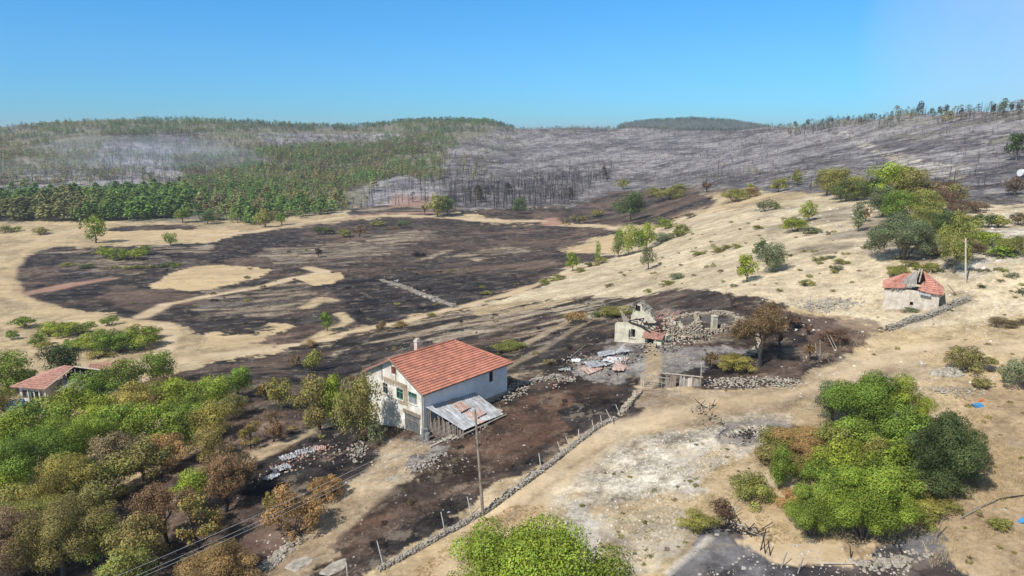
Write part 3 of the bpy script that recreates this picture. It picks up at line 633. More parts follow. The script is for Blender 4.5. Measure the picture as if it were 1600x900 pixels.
def proto(kind, lod, v):
    """-> (trunk mesh or None, crown mesh)"""
    key = (kind, lod, v)
    if key in PM: return PM[key]
    g = np.random.default_rng(abs(hash(key)) % 1 + 100 * v + 17 * lod + {'broad': 1, 'bush': 2, 'poplar': 3, 'mound': 4, 'bare': 5, 'scorch': 6}[kind] * 1000)
    nl = [260, 1300, 6000, 34000][lod]; ls = [.062, .033, .0170, .0088][lod]
    tr = None; c, r = (lobes(kind, g) if kind in ('broad', 'bush', 'poplar', 'mound') else (None, None))
    if kind in ('bare', 'scorch'):
        mb, tips = fractal(g, depth=[2, 3, 4, 4][lod], n0=5, L0=.3)
        tr = mb
        T = np.array([tuple(p) for p in tips]); T = T[T[:, 2] > .3]
        if kind == 'scorch':
            V, Fq, col = leaves(T, np.full(len(T), .075), int(nl * .55), ls, g, inner=.7, dead=.4)
        else:
            V, Fq, col = leaves(T, np.full(len(T), .05), max(20, int(nl * .03)), ls * .7, g, inner=.7)
    else:
        V, Fq, col = leaves(c, r, nl, ls, g, dead=.012)
        if kind in ('broad', 'poplar'):
            tr = MB(); tr.tube([(0, 0, -.03), (.01, .01, .18), (.0, .02, .42)], [.032, .024, .016], n=7)
            for i in range(min(8, len(c))):
                e = Vector(c[i]); s_ = Vector((.0, .01, .2 + .2 * (i / 8))); tr.tube([s_, (s_ + e) / 2 + Vector((0, 0, -.03)), e], [.014, .009, .004], n=4)
        else:
            tr = MB()
            for i in range(min(7, len(c))):
                e = Vector(c[i]); tr.tube([(e.x * .1, e.y * .1, -.03), e * .5, e], [.014, .01, .004], n=4)
    cm = npmesh('crown', V, Fq, [M['leaf']], col)
    tm = bpy.data.meshes.new('trunk'); tm.from_pydata(tr.v, [], tr.f); tm.materials.append(M['charbark'] if kind in ('bare', 'scorch') else M['bark'])
    PM[key] = (tm, cm); return PM[key]
VAR = {'n': 0}
def plant(px, py, wpx, hpx, kind, col, label, cat, name, group=None, parts=True, zoff=0, jit=.12):
    p = W(px, py, zoff); Dp = p.y * CP - (p.z - CAMZ) * SP
    wm = wpx / F * Dp; hm_ = hpx / F * Dp / max(.55, math.cos(math.atan2(CAMZ - p.z, p.y)))
    hm_ = hm_ * .9 if kind in ('bush', 'mound') else hm_
    lod = 3 if wpx > 95 else 2 if wpx > 42 else 1 if wpx > 17 else 0
    VAR['n'] += 1; v = VAR['n'] % 3
    tm, cm = proto(kind, lod, v); k = C[col] if isinstance(col, str) else col
    f = R.uniform(1 - jit, 1 + jit); k = (k[0] * f * R.uniform(.93, 1.07), k[1] * f, k[2] * f, 1)
    rz = R.uniform(0, 6.28); sc = (wm / .86, wm / .86, hm_ / .93)
    if kind in ('bare', 'scorch'): sc = (wm / .9, wm / .9, hm_ / .95)
    if parts and lod >= 1:
        root = empty(name, p, rz); root.scale = sc
        t_ = bpy.data.objects.new('trunk' if kind in ('broad', 'poplar', 'bare', 'scorch') else 'stem', tm); link(t_, root)
        c_ = bpy.data.objects.new('crown' if kind in ('broad', 'poplar', 'scorch') else ('dry_leaves' if kind == 'bare' else 'foliage'), cm); link(c_, root); c_.color = k
    else:
        root = bpy.data.objects.new(name, cm); link(root); root.location = p; root.rotation_euler = (0, 0, rz); root.scale = sc; root.color = k
    tag(root, label, cat, group); return root
ORD = ['first', 'second', 'third', 'fourth', 'fifth', 'sixth', 'seventh', 'eighth', 'ninth', 'tenth', 'eleventh', 'twelfth', 'thirteenth', 'fourteenth', 'fifteenth', 'sixteenth', 'seventeenth', 'eighteenth', 'nineteenth', 'twentieth']
CW = {'bright': 'bright green', 'green': 'green', 'dark': 'dark green', 'olive': 'olive green', 'yellow': 'yellowish green', 'grey': 'grey green', 'brown': 'brown scorched', 'orange': 'orange brown', 'rust': 'rust brown', 'char': 'charred', 'mix': 'half scorched', 'duskgreen': 'dull green'}
def row(name, cat, place, group, items):
    """items: (px, py, w, h, kind, colour[, own label])"""
    items = sorted(items, key=lambda q: q[0]); seen = {}
    cnt = {}
    for it in items: cnt[it[5]] = cnt.get(it[5], 0) + 1
    for it in items:
        seen[it[5]] = seen.get(it[5], 0) + 1; i = seen[it[5]] - 1
        base = CW[it[5]] + ' ' + cat + ' ' + place
        if cnt[it[5]] == 1: lab = 'the only ' + base
        else: lab = (ORD[i] if i < 20 else 'last') + ' from left, ' + base
        if len(it) > 6: lab = it[6]
        plant(*it[:6], lab, cat, name, group)
b_, u_ = 'broad', 'bush'
row('garden_tree', 'tree', 'in the dense left grove', 'trees of the grove at the lower left', [
 (250, 601, 66, 52, b_, 'green', 'round green tree at the top tip of the left grove'), (195, 618, 62, 56, b_, 'green'), (150, 645, 75, 62, b_, 'green'), (110, 670, 80, 64, b_, 'bright'), (60, 700, 92, 70, b_, 'green'),
 (18, 715, 85, 66, b_, 'bright'), (215, 655, 72, 56, b_, 'yellow'), (285, 645, 72, 54, b_, 'bright'), (338, 640, 70, 52, b_, 'bright'), (372, 622, 50, 46, b_, 'green'), (265, 628, 70, 40, b_, 'brown'),
 (182, 700, 84, 66, b_, 'green'), (128, 735, 98, 78, b_, 'bright'), (62, 765, 112, 86, b_, 'green'), (8, 785, 95, 84, b_, 'bright'), (242, 700, 82, 62, b_, 'bright', 'bright yellow green tree in the middle of the left grove'), (292, 690, 76, 56, b_, 'green'),
 (330, 690, 66, 54, b_, 'yellow'), (100, 800, 104, 76, b_, 'yellow', 'large yellowish tree at the lower edge of the left grove'), (35, 825, 80, 60, b_, 'olive'), (365, 655, 50, 38, b_, 'mix'), (300, 665, 60, 50, b_, 'green'),
 (160, 668, 60, 46, b_, 'bright'), (10, 760, 60, 55, b_, 'green')])
row('scorched_tree', 'tree', 'below the left grove', 'scorched trees round the grove at the lower left', [
 (192, 738, 84, 58, b_, 'brown'), (225, 752, 92, 60, b_, 'mix'), (262, 735, 62, 50, b_, 'orange', 'orange brown tree between the grove and the sooty track'), (160, 785, 86, 60, b_, 'olive'), (140, 822, 80, 56, b_, 'mix'),
 (25, 905, 120, 95, b_, 'brown'), (100, 900, 120, 92, b_, 'mix'), (60, 850, 100, 62, b_, 'olive'), (160, 880, 80, 60, b_, 'olive'), (355, 750, 70, 54, 'scorch', 'brown'), (392, 700, 48, 40, 'scorch', 'mix'), (428, 690, 50, 46, 'scorch', 'brown'), (330, 722, 66, 50, b_, 'mix'),
 (440, 640, 42, 46, b_, 'olive'), (415, 625, 34, 34, 'scorch', 'mix')])
row('scorched_tree', 'tree', "in the black bottom left yard", 'scorched trees at the bottom left', [
 (308, 798, 66, 62, b_, 'bright', 'green tree among scorched ones at the bottom left'), (262, 850, 112, 96, 'scorch', 'brown'), (352, 800, 112, 96, 'scorch', 'brown'), (225, 890, 90, 76, b_, 'mix'), (310, 860, 90, 80, 'scorch', 'mix'),
 (345, 920, 120, 66, u_, 'orange'), (205, 935, 90, 70, b_, 'olive'), (385, 760, 50, 50, 'scorch', 'brown')])
row('leafy_bush', 'bush', 'beside the sloping drive', 'bushes beside the drive', [
 (458, 832, 90, 84, u_, 'orange', 'large orange brown bush left of the dirt drive'), (512, 778, 55, 44, u_, 'orange', 'small orange brown bush above the large one by the drive'), (430, 800, 36, 40, u_, 'mix')])
row('garden_tree', 'tree', 'at the left edge', 'trees round the left house', [
 (12, 612, 84, 62, b_, 'green', 'green tree behind the left house at the picture edge'), (101, 590, 56, 52, b_, 'dark', 'dark round tree behind the open roof of the left house'), (10, 655, 46, 48, b_, 'olive', 'olive tree with bare trunk left of the left house'), (45, 600, 40, 30, u_, 'green', 'low green bush behind the left house')])
row('fruit_tree', 'tree', 'by the white house', 'trees beside the white house', [
 (500, 672, 74, 84, b_, 'mix', 'half scorched tree with green top, left of the white house'), (522, 668, 52, 80, b_, 'bright', 'green tree behind the left of the two scorched trees'), (562, 689, 76, 98, b_, 'mix', 'half scorched tree touching the white house wall'), (560, 660, 56, 62, b_, 'green', 'green topped tree behind the tree at the house wall'), (588, 692, 34, 46, u_, 'grey', 'pale grey bush at the foot of the gable wall')])
row('walnut_bush', 'bush', "in the patch above the left grove", 'green bushes above the left grove', [
 (38, 512, 38, 24, u_, 'green'), (62, 540, 30, 26, u_, 'green'), (78, 523, 38, 26, u_, 'bright'), (106, 524, 50, 28, u_, 'bright'), (134, 520, 34, 22, u_, 'green'), (18, 531, 20, 20, u_, 'green'), (150, 548, 60, 40, u_, 'bright'), (184, 550, 66, 44, u_, 'green'),
 (216, 543, 62, 42, u_, 'bright'), (238, 528, 30, 26, u_, 'green'), (172, 508, 26, 20, u_, 'green'), (118, 546, 36, 24, u_, 'green'), (70, 545, 24, 14, u_, 'yellow'), (155, 560, 40, 14, 'mound', 'yellow')])
row('valley_shrub', 'shrub', 'in the burnt field on the left', 'shrubs in the left part of the burnt field', [
 (163, 403, 34, 22, u_, 'bright'), (188, 406, 36, 24, u_, 'green'), (213, 406, 38, 24, u_, 'bright'), (228, 398, 22, 20, u_, 'green'), (150, 380, 40, 42, b_, 'bright', 'round bright green tree standing in the pale valley field'), (267, 384, 22, 20, b_, 'green', 'small tree at the edge of the burnt field'),
 (180, 419, 16, 8, 'mound', 'olive'), (200, 420, 16, 9, 'mound', 'olive'), (218, 420, 18, 10, 'mound', 'olive'), (235, 419, 14, 9, 'mound', 'olive'), (252, 418, 16, 10, 'mound', 'duskgreen'), (272, 418, 22, 13, 'mound', 'green', 'green mound shrub above the pale oval field'), (140, 418, 30, 8, 'mound', 'duskgreen'), (105, 416, 26, 7, 'mound', 'olive'), (160, 392, 16, 10, u_, 'olive')])
row('valley_shrub', 'shrub', 'along the upper valley track', 'shrubs along the upper valley track', [
 (10, 363, 26, 14, u_, 'olive'), (28, 361, 14, 10, u_, 'green'), (64, 366, 26, 15, u_, 'olive'), (497, 366, 22, 17, u_, 'duskgreen'), (514, 366, 22, 15, u_, 'duskgreen'), (538, 370, 26, 17, u_, 'olive'), (562, 371, 34, 25, 'scorch', 'brown'), (631, 357, 20, 18, u_, 'duskgreen'), (612, 358, 16, 8, 'mound', 'brown'), (498, 402, 22, 18, 'scorch', 'char'),
 (285, 348, 30, 24, b_, 'green', 'green tree at the gap where the track enters the wood'), (325, 350, 26, 20, b_, 'duskgreen'), (590, 352, 24, 10, 'mound', 'olive'), (440, 352, 22, 20, b_, 'green'), (415, 355, 30, 26, b_, 'olive'), (655, 400, 22, 10, 'mound', 'char')])
row('pine_tree', 'pine', 'by the upper track', 'pines by the upper valley track', [(684, 339, 34, 34, b_, 'olive'), (700, 337, 34, 32, b_, 'duskgreen'), (664, 336, 24, 24, 'scorch', 'brown')])
row('slope_tree', 'tree', "along the tan slope's edge", 'trees along the edge of the tan slope', [
 (895, 424, 24, 30, b_, 'green'), (935, 411, 13, 30, 'poplar', 'green'), (966, 402, 22, 40, 'poplar', 'green'), (981, 399, 24, 44, 'poplar', 'bright'), (998, 395, 22, 36, b_, 'green'), (1010, 391, 28, 42, b_, 'bright'), (1013, 421, 28, 36, b_, 'grey', 'grey green tree standing alone below the bright row on the slope'),
 (905, 425, 20, 10, 'mound', 'olive'), (925, 416, 26, 10, 'mound', 'mix'), (848, 446, 20, 14, 'mound', 'olive'), (872, 436, 34, 8, 'mound', 'olive'), (940, 412, 20, 14, u_, 'olive')])
row('slope_shrub', 'shrub', 'on the upper tan slope', 'shrubs on the upper tan slope', [
 (1035, 378, 44, 22, 'mound', 'grey'), (1062, 369, 34, 16, 'mound', 'olive'), (1040, 358, 28, 22, u_, 'bright'), (1064, 363, 30, 18, u_, 'olive'), (1030, 352, 24, 20, u_, 'grey'), (984, 346, 50, 46, b_, 'duskgreen', 'dark spreading pine at the head of the valley'), (973, 296, 22, 16, b_, 'olive'), (1045, 312, 44, 24, u_, 'olive'), (1060, 300, 30, 18, u_, 'olive'), (1022, 306, 26, 18, u_, 'olive'),
 (1104, 300, 24, 26, 'scorch', 'rust'), (1148, 315, 44, 28, u_, 'olive'), (1174, 308, 26, 24, u_, 'orange'), (1197, 330, 28, 26, u_, 'grey'), (1172, 300, 14, 14, b_, 'bright'), (1216, 300, 30, 22, b_, 'olive'), (1246, 290, 24, 24, b_, 'olive'), (1212, 326, 18, 12, u_, 'green'), (1080, 340, 20, 10, 'mound', 'brown'), (935, 338, 22, 14, u_, 'olive'),
 (905, 350, 36, 22, 'scorch', 'mix'), (884, 352, 16, 12, u_, 'brown'), (810, 335, 24, 26, b_, 'duskgreen'), (1092, 398, 30, 8, 'mound', 'olive'), (1130, 390, 36, 9, 'mound', 'olive'), (1060, 434, 30, 10, 'mound', 'grey'), (1012, 458, 14, 10, 'mound', 'olive'), (1183, 359, 18, 10, 'mound', 'olive'), (1120, 395, 22, 8, 'mound', 'mix'), (1148, 388, 22, 10, 'mound', 'olive'), (1040, 445, 30, 9, 'mound', 'olive'), (952, 448, 16, 8, 'mound', 'brown')])
row('slope_tree', 'tree', "in the tan slope's middle", 'trees in the middle of the tan slope', [
 (1167, 441, 36, 44, b_, 'bright', 'bright green tree standing alone on the tan slope'), (1207, 425, 50, 46, b_, 'grey', 'grey green tree right of the bright one on the slope'), (1186, 402, 26, 26, b_, 'duskgreen'), (1243, 362, 44, 30, u_, 'bright', 'bright green double bush high on the tan slope'), (1263, 346, 28, 30, b_, 'bright', 'bright green tree above the double bush'), (1340, 362, 26, 42, 'poplar', 'grey', 'thin grey green tree on the pale outcrop'), (1262, 366, 40, 16, 'mound', 'grey')])
row('hill_tree', 'tree', "in the right shoulder thicket", 'trees of the thicket on the right shoulder', [
 (1292, 306, 44, 41, b_, 'mix'), (1312, 312, 58, 50, b_, 'yellow'), (1340, 313, 49, 36, b_, 'olive'), (1322, 315, 44, 34, b_, 'duskgreen'), (1395, 318, 73, 62, b_, 'bright', 'tall light green tree at the heart of the thicket'), (1424, 320, 67, 57, b_, 'mix'), (1378, 340, 49, 50, b_, 'grey'), (1400, 350, 69, 52, b_, 'green'), (1440, 336, 49, 39, b_, 'olive'), (1455, 318, 40, 34, b_, 'brown'), (1470, 330, 49, 34, b_, 'rust'),
 (1490, 322, 40, 34, b_, 'mix'), (1505, 334, 44, 27, u_, 'rust'), (1412, 405, 103, 87, u_, 'grey', 'large round grey green bush on the tan slope'), (1440, 382, 49, 46, u_, 'olive'), (1448, 350, 56, 39, b_, 'olive'), (1470, 378, 62, 48, b_, 'duskgreen'), (1490, 427, 51, 96, b_, 'olive', 'tall thin tree with a clear trunk behind the hut'), (1540, 386, 58, 34, u_, 'bright'), (1580, 398, 44, 39, u_, 'olive'), (1560, 355, 33, 25, u_, 'olive'),
 (1542, 355, 40, 29, u_, 'duskgreen'), (1592, 352, 38, 25, u_, 'brown'), (1588, 250, 33, 43, b_, 'dark', 'dark tree on the burnt hill at the right edge'), (1585, 305, 33, 27, b_, 'rust'), (1455, 400, 44, 27, u_, 'brown'), (1520, 395, 44, 27, u_, 'brown'), (1370, 322, 36, 30, 'scorch', 'brown'),
 (1360, 318, 50, 40, b_, 'duskgreen'), (1408, 300, 56, 40, b_, 'yellow'), (1385, 372, 40, 30, u_, 'olive'), (1432, 360, 50, 34, u_, 'olive'), (1476, 352, 44, 30, u_, 'olive'), (1500, 372, 44, 30, u_, 'grey'), (1512, 352, 36, 22, u_, 'mix'), (1478, 310, 34, 26, b_, 'rust'), (1525, 330, 36, 22, u_, 'brown'), (1352, 346, 30, 26, 'scorch', 'brown'), (1455, 425, 30, 20, u_, 'olive'), (1562, 402, 40, 26, u_, 'green')])
row('dry_shrub', 'shrub', "on the ground round the hut", 'shrubs on the dry ground round the hut', [
 (1260, 446, 24, 14, 'mound', 'olive'), (1272, 393, 12, 5, 'mound', 'olive'), (1321, 397, 14, 6, 'mound', 'olive'), (1302, 363, 10, 5, 'mound', 'olive'), (1355, 388, 16, 9, 'mound', 'olive'), (1280, 407, 22, 9, 'mound', 'olive'), (1316, 412, 26, 11, 'mound', 'olive'), (1306, 423, 20, 13, 'mound', 'grey'), (1400, 428, 44, 20, 'mound', 'olive'), (1430, 418, 40, 14, 'mound', 'olive'), (1298, 403, 20, 6, 'mound', 'grey'),
 (1420, 486, 26, 8, 'mound', 'grey'), (1512, 580, 66, 48, u_, 'mix', 'round brownish bush above the pale rocks'), (1598, 610, 60, 72, u_, 'grey', 'grey green bush cut by the right edge'), (1536, 606, 34, 18, u_, 'mix'), (1568, 509, 46, 18, 'mound', 'brown'), (1598, 506, 24, 14, 'mound', 'brown'), (1568, 424, 14, 7, 'mound', 'green'), (1262, 522, 26, 26, 'scorch', 'rust'), (1568, 826, 40, 16, 'mound', 'olive')])
row('burnt_tree', 'tree', 'round the ruined yard', 'scorched trees round the ruined yard', [
 (1188, 572, 100, 112, 'scorch', 'brown', 'big scorched tree with brown leaves right of the ruined house'), (1215, 560, 70, 80, 'bare', 'brown', 'nearly bare scorched tree behind the big scorched one'), (1142, 483, 32, 38, 'bare', 'char', 'bare black tree on the edge of the burnt slope'), (1302, 536, 50, 30, u_, 'rust', 'rusty red bush above the fallen fence poles'), (1108, 578, 40, 42, 'scorch', 'brown', 'brown bush beside the plank fence'), (1150, 580, 56, 34, u_, 'yellow', 'yellow brown bush below the big scorched tree'),
 (1265, 565, 30, 44, 'scorch', 'brown', 'thin scorched tree at the right end of the burnt yard'), (1240, 510, 40, 30, 'scorch', 'rust', 'rusty scorched shrub on top of the burnt bank')])
row('slope_shrub', 'shrub', "on the slope behind the white house", 'shrubs on the burnt slope behind the white house', [
 (797, 548, 52, 22, 'mound', 'olive'), (900, 505, 36, 26, u_, 'orange'), (968, 492, 54, 18, 'mound', 'olive'), (938, 494, 30, 12, 'mound', 'duskgreen'), (626, 511, 24, 13, u_, 'orange'), (596, 516, 18, 20, u_, 'brown'), (512, 517, 24, 30, b_, 'green', 'small green tree in the bend of the valley lane'), (484, 541, 22, 14, 'mound', 'orange'), (490, 578, 34, 40, u_, 'olive'), (462, 572, 22, 24, u_, 'brown'), (672, 495, 18, 8, 'mound', 'olive'), (760, 460, 20, 8, 'mound', 'olive'), (550, 600, 24, 20, 'scorch', 'brown'), (860, 570, 20, 10, 'mound', 'brown')])
row('orchard_bush', 'bush', "in the lower right clump", 'bushes of the clump at the lower right', [
 (1350, 682, 130, 113, u_, 'green', 'green tree at the top of the lower right clump'), (1396, 672, 100, 94, u_, 'bright'), (1300, 662, 60, 62, b_, 'grey', 'thin grey green tree at the upper left of the clump'), (1428, 728, 90, 108, u_, 'green'), (1395, 790, 80, 79, u_, 'green'), (1300, 800, 70, 67, u_, 'green'), (1405, 700, 70, 67, u_, 'duskgreen'), (1468, 762, 112, 142, u_, 'duskgreen', 'large dark rounded bush on the right of the clump'), (1268, 838, 100, 94, u_, 'green'), (1350, 842, 140, 126, u_, 'bright', 'light green walnut bush lowest in the lower right clump'),
 (1310, 752, 90, 79, u_, 'bright'), (1372, 738, 84, 67, u_, 'yellow'), (1262, 704, 96, 54, 'mound', 'orange'), (1218, 728, 74, 46, 'mound', 'mix'), (1172, 786, 70, 56, 'mound', 'olive', 'olive mound bush at the left end of the clump'), (1216, 764, 44, 62, b_, 'green', 'small green tree standing left in the clump'), (1130, 808, 40, 36, 'mound', 'rust', 'small rusty bush beside the burnt brush pile'), (1300, 712, 70, 67, u_, 'olive'),
 (1440, 800, 90, 36, 'mound', 'yellow'), (1335, 765, 80, 70, u_, 'bright'), (1290, 765, 70, 60, u_, 'green'), (1375, 765, 70, 66, u_, 'green'), (1240, 792, 50, 36, 'mound', 'orange'), (1400, 745, 80, 80, u_, 'bright'), (1330, 705, 80, 66, u_, 'green'), (1260, 745, 60, 40, 'mound', 'yellow'), (1232, 700, 80, 40, 'mound', 'yellow'), (1480, 720, 60, 76, u_, 'duskgreen'), (1430, 815, 60, 30, 'mound', 'olive'), (1450, 768, 90, 56, u_, 'duskgreen'), (1490, 755, 60, 60, u_, 'duskgreen'), (1090, 826, 60, 34, 'mound', 'yellow', 'dry yellow tuft mound left of the burnt brush pile')])
row('roadside_tree', 'tree', 'at the bottom centre', 'trees at the bottom centre edge', [(775, 985, 165, 134, b_, 'bright', 'bright green tree at the bottom edge, leftmost of three'), (870, 992, 185, 150, b_, 'bright', 'bright green tree at the bottom edge, rightmost of three'), (822, 975, 130, 128, b_, 'bright', 'bright green tree at the bottom edge, middle of three')])
# ------------------------------------------------------------------ woods on the hills
RUN = np.maximum.accumulate(Z / RR[None, :], axis=1)
def scatter(poly, dens, rlo, rhi, g):
    xs = [p[0] for p in poly]; a0 = math.atan2((min(xs) - 800) / F, 1.0); a1 = math.atan2((max(xs) - 800) / F, 1.0)
    n = int(dens * (3.0 if rlo > 300 and zi < 8 else 1.7 if rlo > 300 else 1) * (a1 - a0) * (rhi ** 2 - rlo ** 2) / 2)
    a = g.uniform(a0, a1, n); r = np.sqrt(g.uniform(rlo ** 2, rhi ** 2, n)); x = r * np.sin(a); y = r * np.cos(a); z = gz(x, y)
    px, py = proj(x, y, z); k = inpoly(px, py, poly)
    i = np.clip(np.searchsorted(az, a), 0, len(az) - 1); j = np.clip(((np.log(r) - LR[0]) / .0064).astype(int), 0, len(LR) - 1)
    k &= (z + 7) / r >= RUN[i, np.maximum(j - 3, 0)]
    return x[k], y[k], z[k], px[k], py[k]
GR = [(.20, .33, .08), (.16, .27, .07), (.26, .36, .095)]; OL = [(.32, .31, .12), (.26, .27, .11), (.34, .29, .125)]; OR = [(.32, .26, .14), (.29, .235, .125)]; DK = [(.10, .15, .07), (.13, .19, .08)]
BK = [(.08, .08, .085), (.12, .115, .115), (.06, .06, .068)]; BN = [(.13, .10, .075), (.16, .12, .08)]
ZN = [ # poly, density, rlo, rhi, living share, palette, (hmin, hmax), place
 ([(-60, 302), (40, 290), (110, 283), (180, 283), (290, 290), (305, 312), (296, 338), (200, 346), (-60, 346)], .030, 360, 620, .97, GR + OL[:2], (7, 11), 'in the dense green wood at the hill foot'),
 ([(300, 300), (360, 285), (470, 300), (545, 310), (545, 325), (500, 338), (400, 352), (310, 346)], .020, 380, 640, .93, OL + GR + OR[:1], (7, 12), 'in the mixed wood above the valley track'),
 ([(270, 250), (400, 240), (480, 232), (640, 225), (690, 250), (690, 285), (620, 275), (545, 300), (400, 300), (300, 300)], .018, 450, 1300, .95, OL + OL[:2] + GR + OR, (7, 11), 'on the green flank of the left hill'),
 ([(400, 228), (520, 225), (700, 205), (720, 235), (620, 250), (480, 262), (400, 250)], .012, 600, 1400, .95, OL + GR + OR, (7, 11), 'on the upper flank of the left hill'),
 ([(-60, 225), (60, 222), (160, 226), (150, 252), (250, 275), (240, 292), (100, 290), (-60, 300)], .014, 450, 1250, .85, OL + GR[:1] + OR + BN, (6, 10), 'on the scrubby side of the left hill'),
 ([(-60, 180), (200, 160), (500, 170), (800, 165), (805, 206), (640, 206), (400, 205), (160, 212), (-60, 226)], .011, 800, 1420, .97, DK + GR[:2] + OL[:1], (7, 11), 'along the crest of the left hill'),
 ([(150, 200), (345, 205), (690, 205), (700, 240), (560, 300), (330, 300), (260, 296), (150, 252)], .007, 500, 1300, .7, OL + BN + GR, (5, 9), 'on the patchy hillside'),
 ([(640, 215), (720, 205), (800, 200), (820, 230), (760, 270), (690, 262)], .004, 600, 1250, .6, OL + OR, (6, 9), 'at the edge of the burnt hill'),
 ([(700, 300), (740, 292), (790, 290), (860, 278), (900, 270), (960, 262), (955, 285), (930, 300), (890, 318), (830, 326), (700, 328)], .030, 430, 640, .02, BN, (9, 13), 'in the burnt wood at the foot of the grey hill'),
 ([(560, 305), (640, 275), (700, 270), (700, 326), (640, 322), (545, 328)], .011, 430, 800, .12, OL + BN, (8, 12), 'in the burnt wood left of the grey hill'),
 ([(690, 240), (760, 262), (780, 295), (700, 300), (680, 270)], .016, 450, 1000, .12, OL, (6, 11), 'on the left flank of the grey hill'),
 ([(150, 205), (345, 205), (345, 300), (0, 300), (0, 268), (160, 262)], .012, 500, 1300, .05, BN, (6, 11), 'in the ashy patches of the left hill'),
 ([(800, 200), (1200, 198), (1200, 290), (1090, 290), (960, 290), (900, 270), (780, 290), (740, 260)], .018, 400, 1150, .05, OL + OR + BN, (2.5, 6), 'scattered over the grey burnt hill'),
 ([(800, 190), (1000, 188), (1210, 190), (1210, 206), (1000, 210), (800, 210)], .011, 750, 1250, .5, DK + OR[:1] + OL[:1], (4, 7), 'along the crest of the grey hill'),
 ([(1200, 190), (1300, 185), (1400, 185), (1600, 178), (1640, 300), (1450, 310), (1330, 298), (1200, 290)], .026, 200, 900, .09, OL + OR + BN, (1.5, 4), 'scattered over the right burnt hill'),
 ([(1190, 196), (1300, 184), (1400, 172), (1500, 166), (1640, 160), (1640, 190), (1500, 194), (1400, 200), (1300, 212), (1190, 210)], .030, 300, 950, .35, DK + OL + OR[:1] + BN, (3.5, 8), 'along the crest of the right burnt hill'),
 ([(1440, 265), (1600, 262), (1640, 300), (1600, 318), (1450, 320), (1330, 300)], .006, 170, 420, .1, OR, (3, 6), 'in the black belt below the right burnt hill'),
 ([(1080, 265), (1130, 262), (1240, 270), (1340, 282), (1340, 300), (1180, 298), (1100, 290)], .006, 200, 560, .15, OL, (3, 6), 'in the black belt behind the tan slope'),
 ([(960, 181), (1240, 178), (1240, 206), (960, 206)], .010, 2500, 3300, 1.0, DK, (9, 13), 'on the distant wooded mountain'),
]
gw = np.random.default_rng(77)
live = []; burn_ = []
for zi, (poly, dens, rlo, rhi, share, pal, hh, place) in enumerate(ZN):
    x, y, z, px, py = scatter(poly, dens, rlo, rhi, gw)
    cl = fbm(x, y, 26, 2, 300 + zi); cp = fbm(x, y, 55, 3, 350 + zi); keep = gw.random(len(x)) < sstep(.30, .55, cl) * .95 + .12
    if zi < 3: keep = gw.random(len(x)) < sstep(.26, .44, cl) * .9 + .15
    for i in np.nonzero(keep)[0]:
        h = gw.uniform(*hh) * (.35 + .8 * gw.random()) * (.8 if rlo > 300 and zi > 0 else 1); c = pal[int(np.clip((cp[i] - .25) * 2 * len(pal) + gw.normal() * .55, 0, len(pal) - 1))]; (live if gw.random() < share else burn_).append((h / math.hypot(x[i], y[i]), x[i], y[i], z[i], h, c, place))
for q in burn_[:]: pass
print('pines', len(live), 'burnt', len(burn_))
TPL = [pine_geo(np.random.default_rng(900 + i), 46) for i in range(6)]; TPD = [pine_geo(np.random.default_rng(950 + i), 20, True) for i in range(6)]
PMESH = [npmesh('pine_tree', *[pg_ for pg_ in (g_[0], g_[1])], [M['leaf'], M['bark']], g_[2], g_[3]) for g_ in [pine_geo(np.random.default_rng(970 + i), 150) for i in range(5)]]
M['charleaf'] = M['tint']
DMESH = [npmesh('burnt_pine', g_[0], g_[1], [M['tint'], M['charbark']], g_[2], g_[3]) for g_ in [pine_geo(np.random.default_rng(990 + i), 26, True) for i in range(5)]]
def wood(lst, tpl, meshes, name, cat, lab, stuffname, stufflab, wide):
    lst.sort(key=lambda q: -q[0])
    for q in lst[:290]:
        _, x, y, z, h, c, place = q
        o = bpy.data.objects.new(name, meshes[int(gw.integers(len(meshes)))]); link(o); o.location = (x, y, z + CAMZ - .2)
        wd = h * gw.uniform(*wide); o.scale = (wd, wd, h); o.rotation_euler = (gw.normal() * .03, gw.normal() * .03, gw.uniform(0, 6.28)); f = gw.uniform(.8, 1.2)
        o.color = (c[0] * f, c[1] * f, c[2] * f, 1) if name == 'pine_tree' else (*[v * 1.0 for v in BK[int(gw.integers(3))]], 1)
        tag(o, lab + ' ' + place, cat, lab + 's ' + place)
    rest = lst[290:]; Vs = []; Fs = []; Cs = []; Ms = []; off = 0
    for t_i, T in enumerate(tpl):
        sub = [q for k, q in enumerate(rest) if k % len(tpl) == t_i]
        if not sub: continue
        A = np.array([(q[1], q[2], q[3] + CAMZ - .2, q[4]) for q in sub]); cc_ = np.array([q[5] if name == 'pine_tree' else BK[k % 3] for k, q in enumerate(sub)]); n = len(sub)
        a = gw.uniform(0, 6.28, n); ws = A[:, 3] * gw.uniform(*wide, n); ca1, sa1 = np.cos(a)[:, None], np.sin(a)[:, None]; f = gw.uniform(.75, 1.25, n)
        v = T[0]; X = (v[None, :, 0] * ca1 - v[None, :, 1] * sa1) * ws[:, None] + A[:, :1]; Y = (v[None, :, 0] * sa1 + v[None, :, 1] * ca1) * ws[:, None] + A[:, 1:2]; Zz = v[None, :, 2] * A[:, 3:4] + A[:, 2:3]
        Vs.append(np.stack([X, Y, Zz], 2).reshape(-1, 3)); Fs.append((T[1][None] + (np.arange(n) * len(v))[:, None, None] + off).reshape(-1, 4)); off += n * len(v)
        Cs.append((T[2][None] * (cc_ * f[:, None])[:, None, :]).reshape(-1, 3))
    me = npmesh(stuffname, np.concatenate(Vs), np.concatenate(Fs), [M['leaf'] if name == 'pine_tree' else M['tint']], np.concatenate(Cs))
    o = link(bpy.data.objects.new(stuffname, me)); tag(o, stufflab, 'wood', kind='stuff')
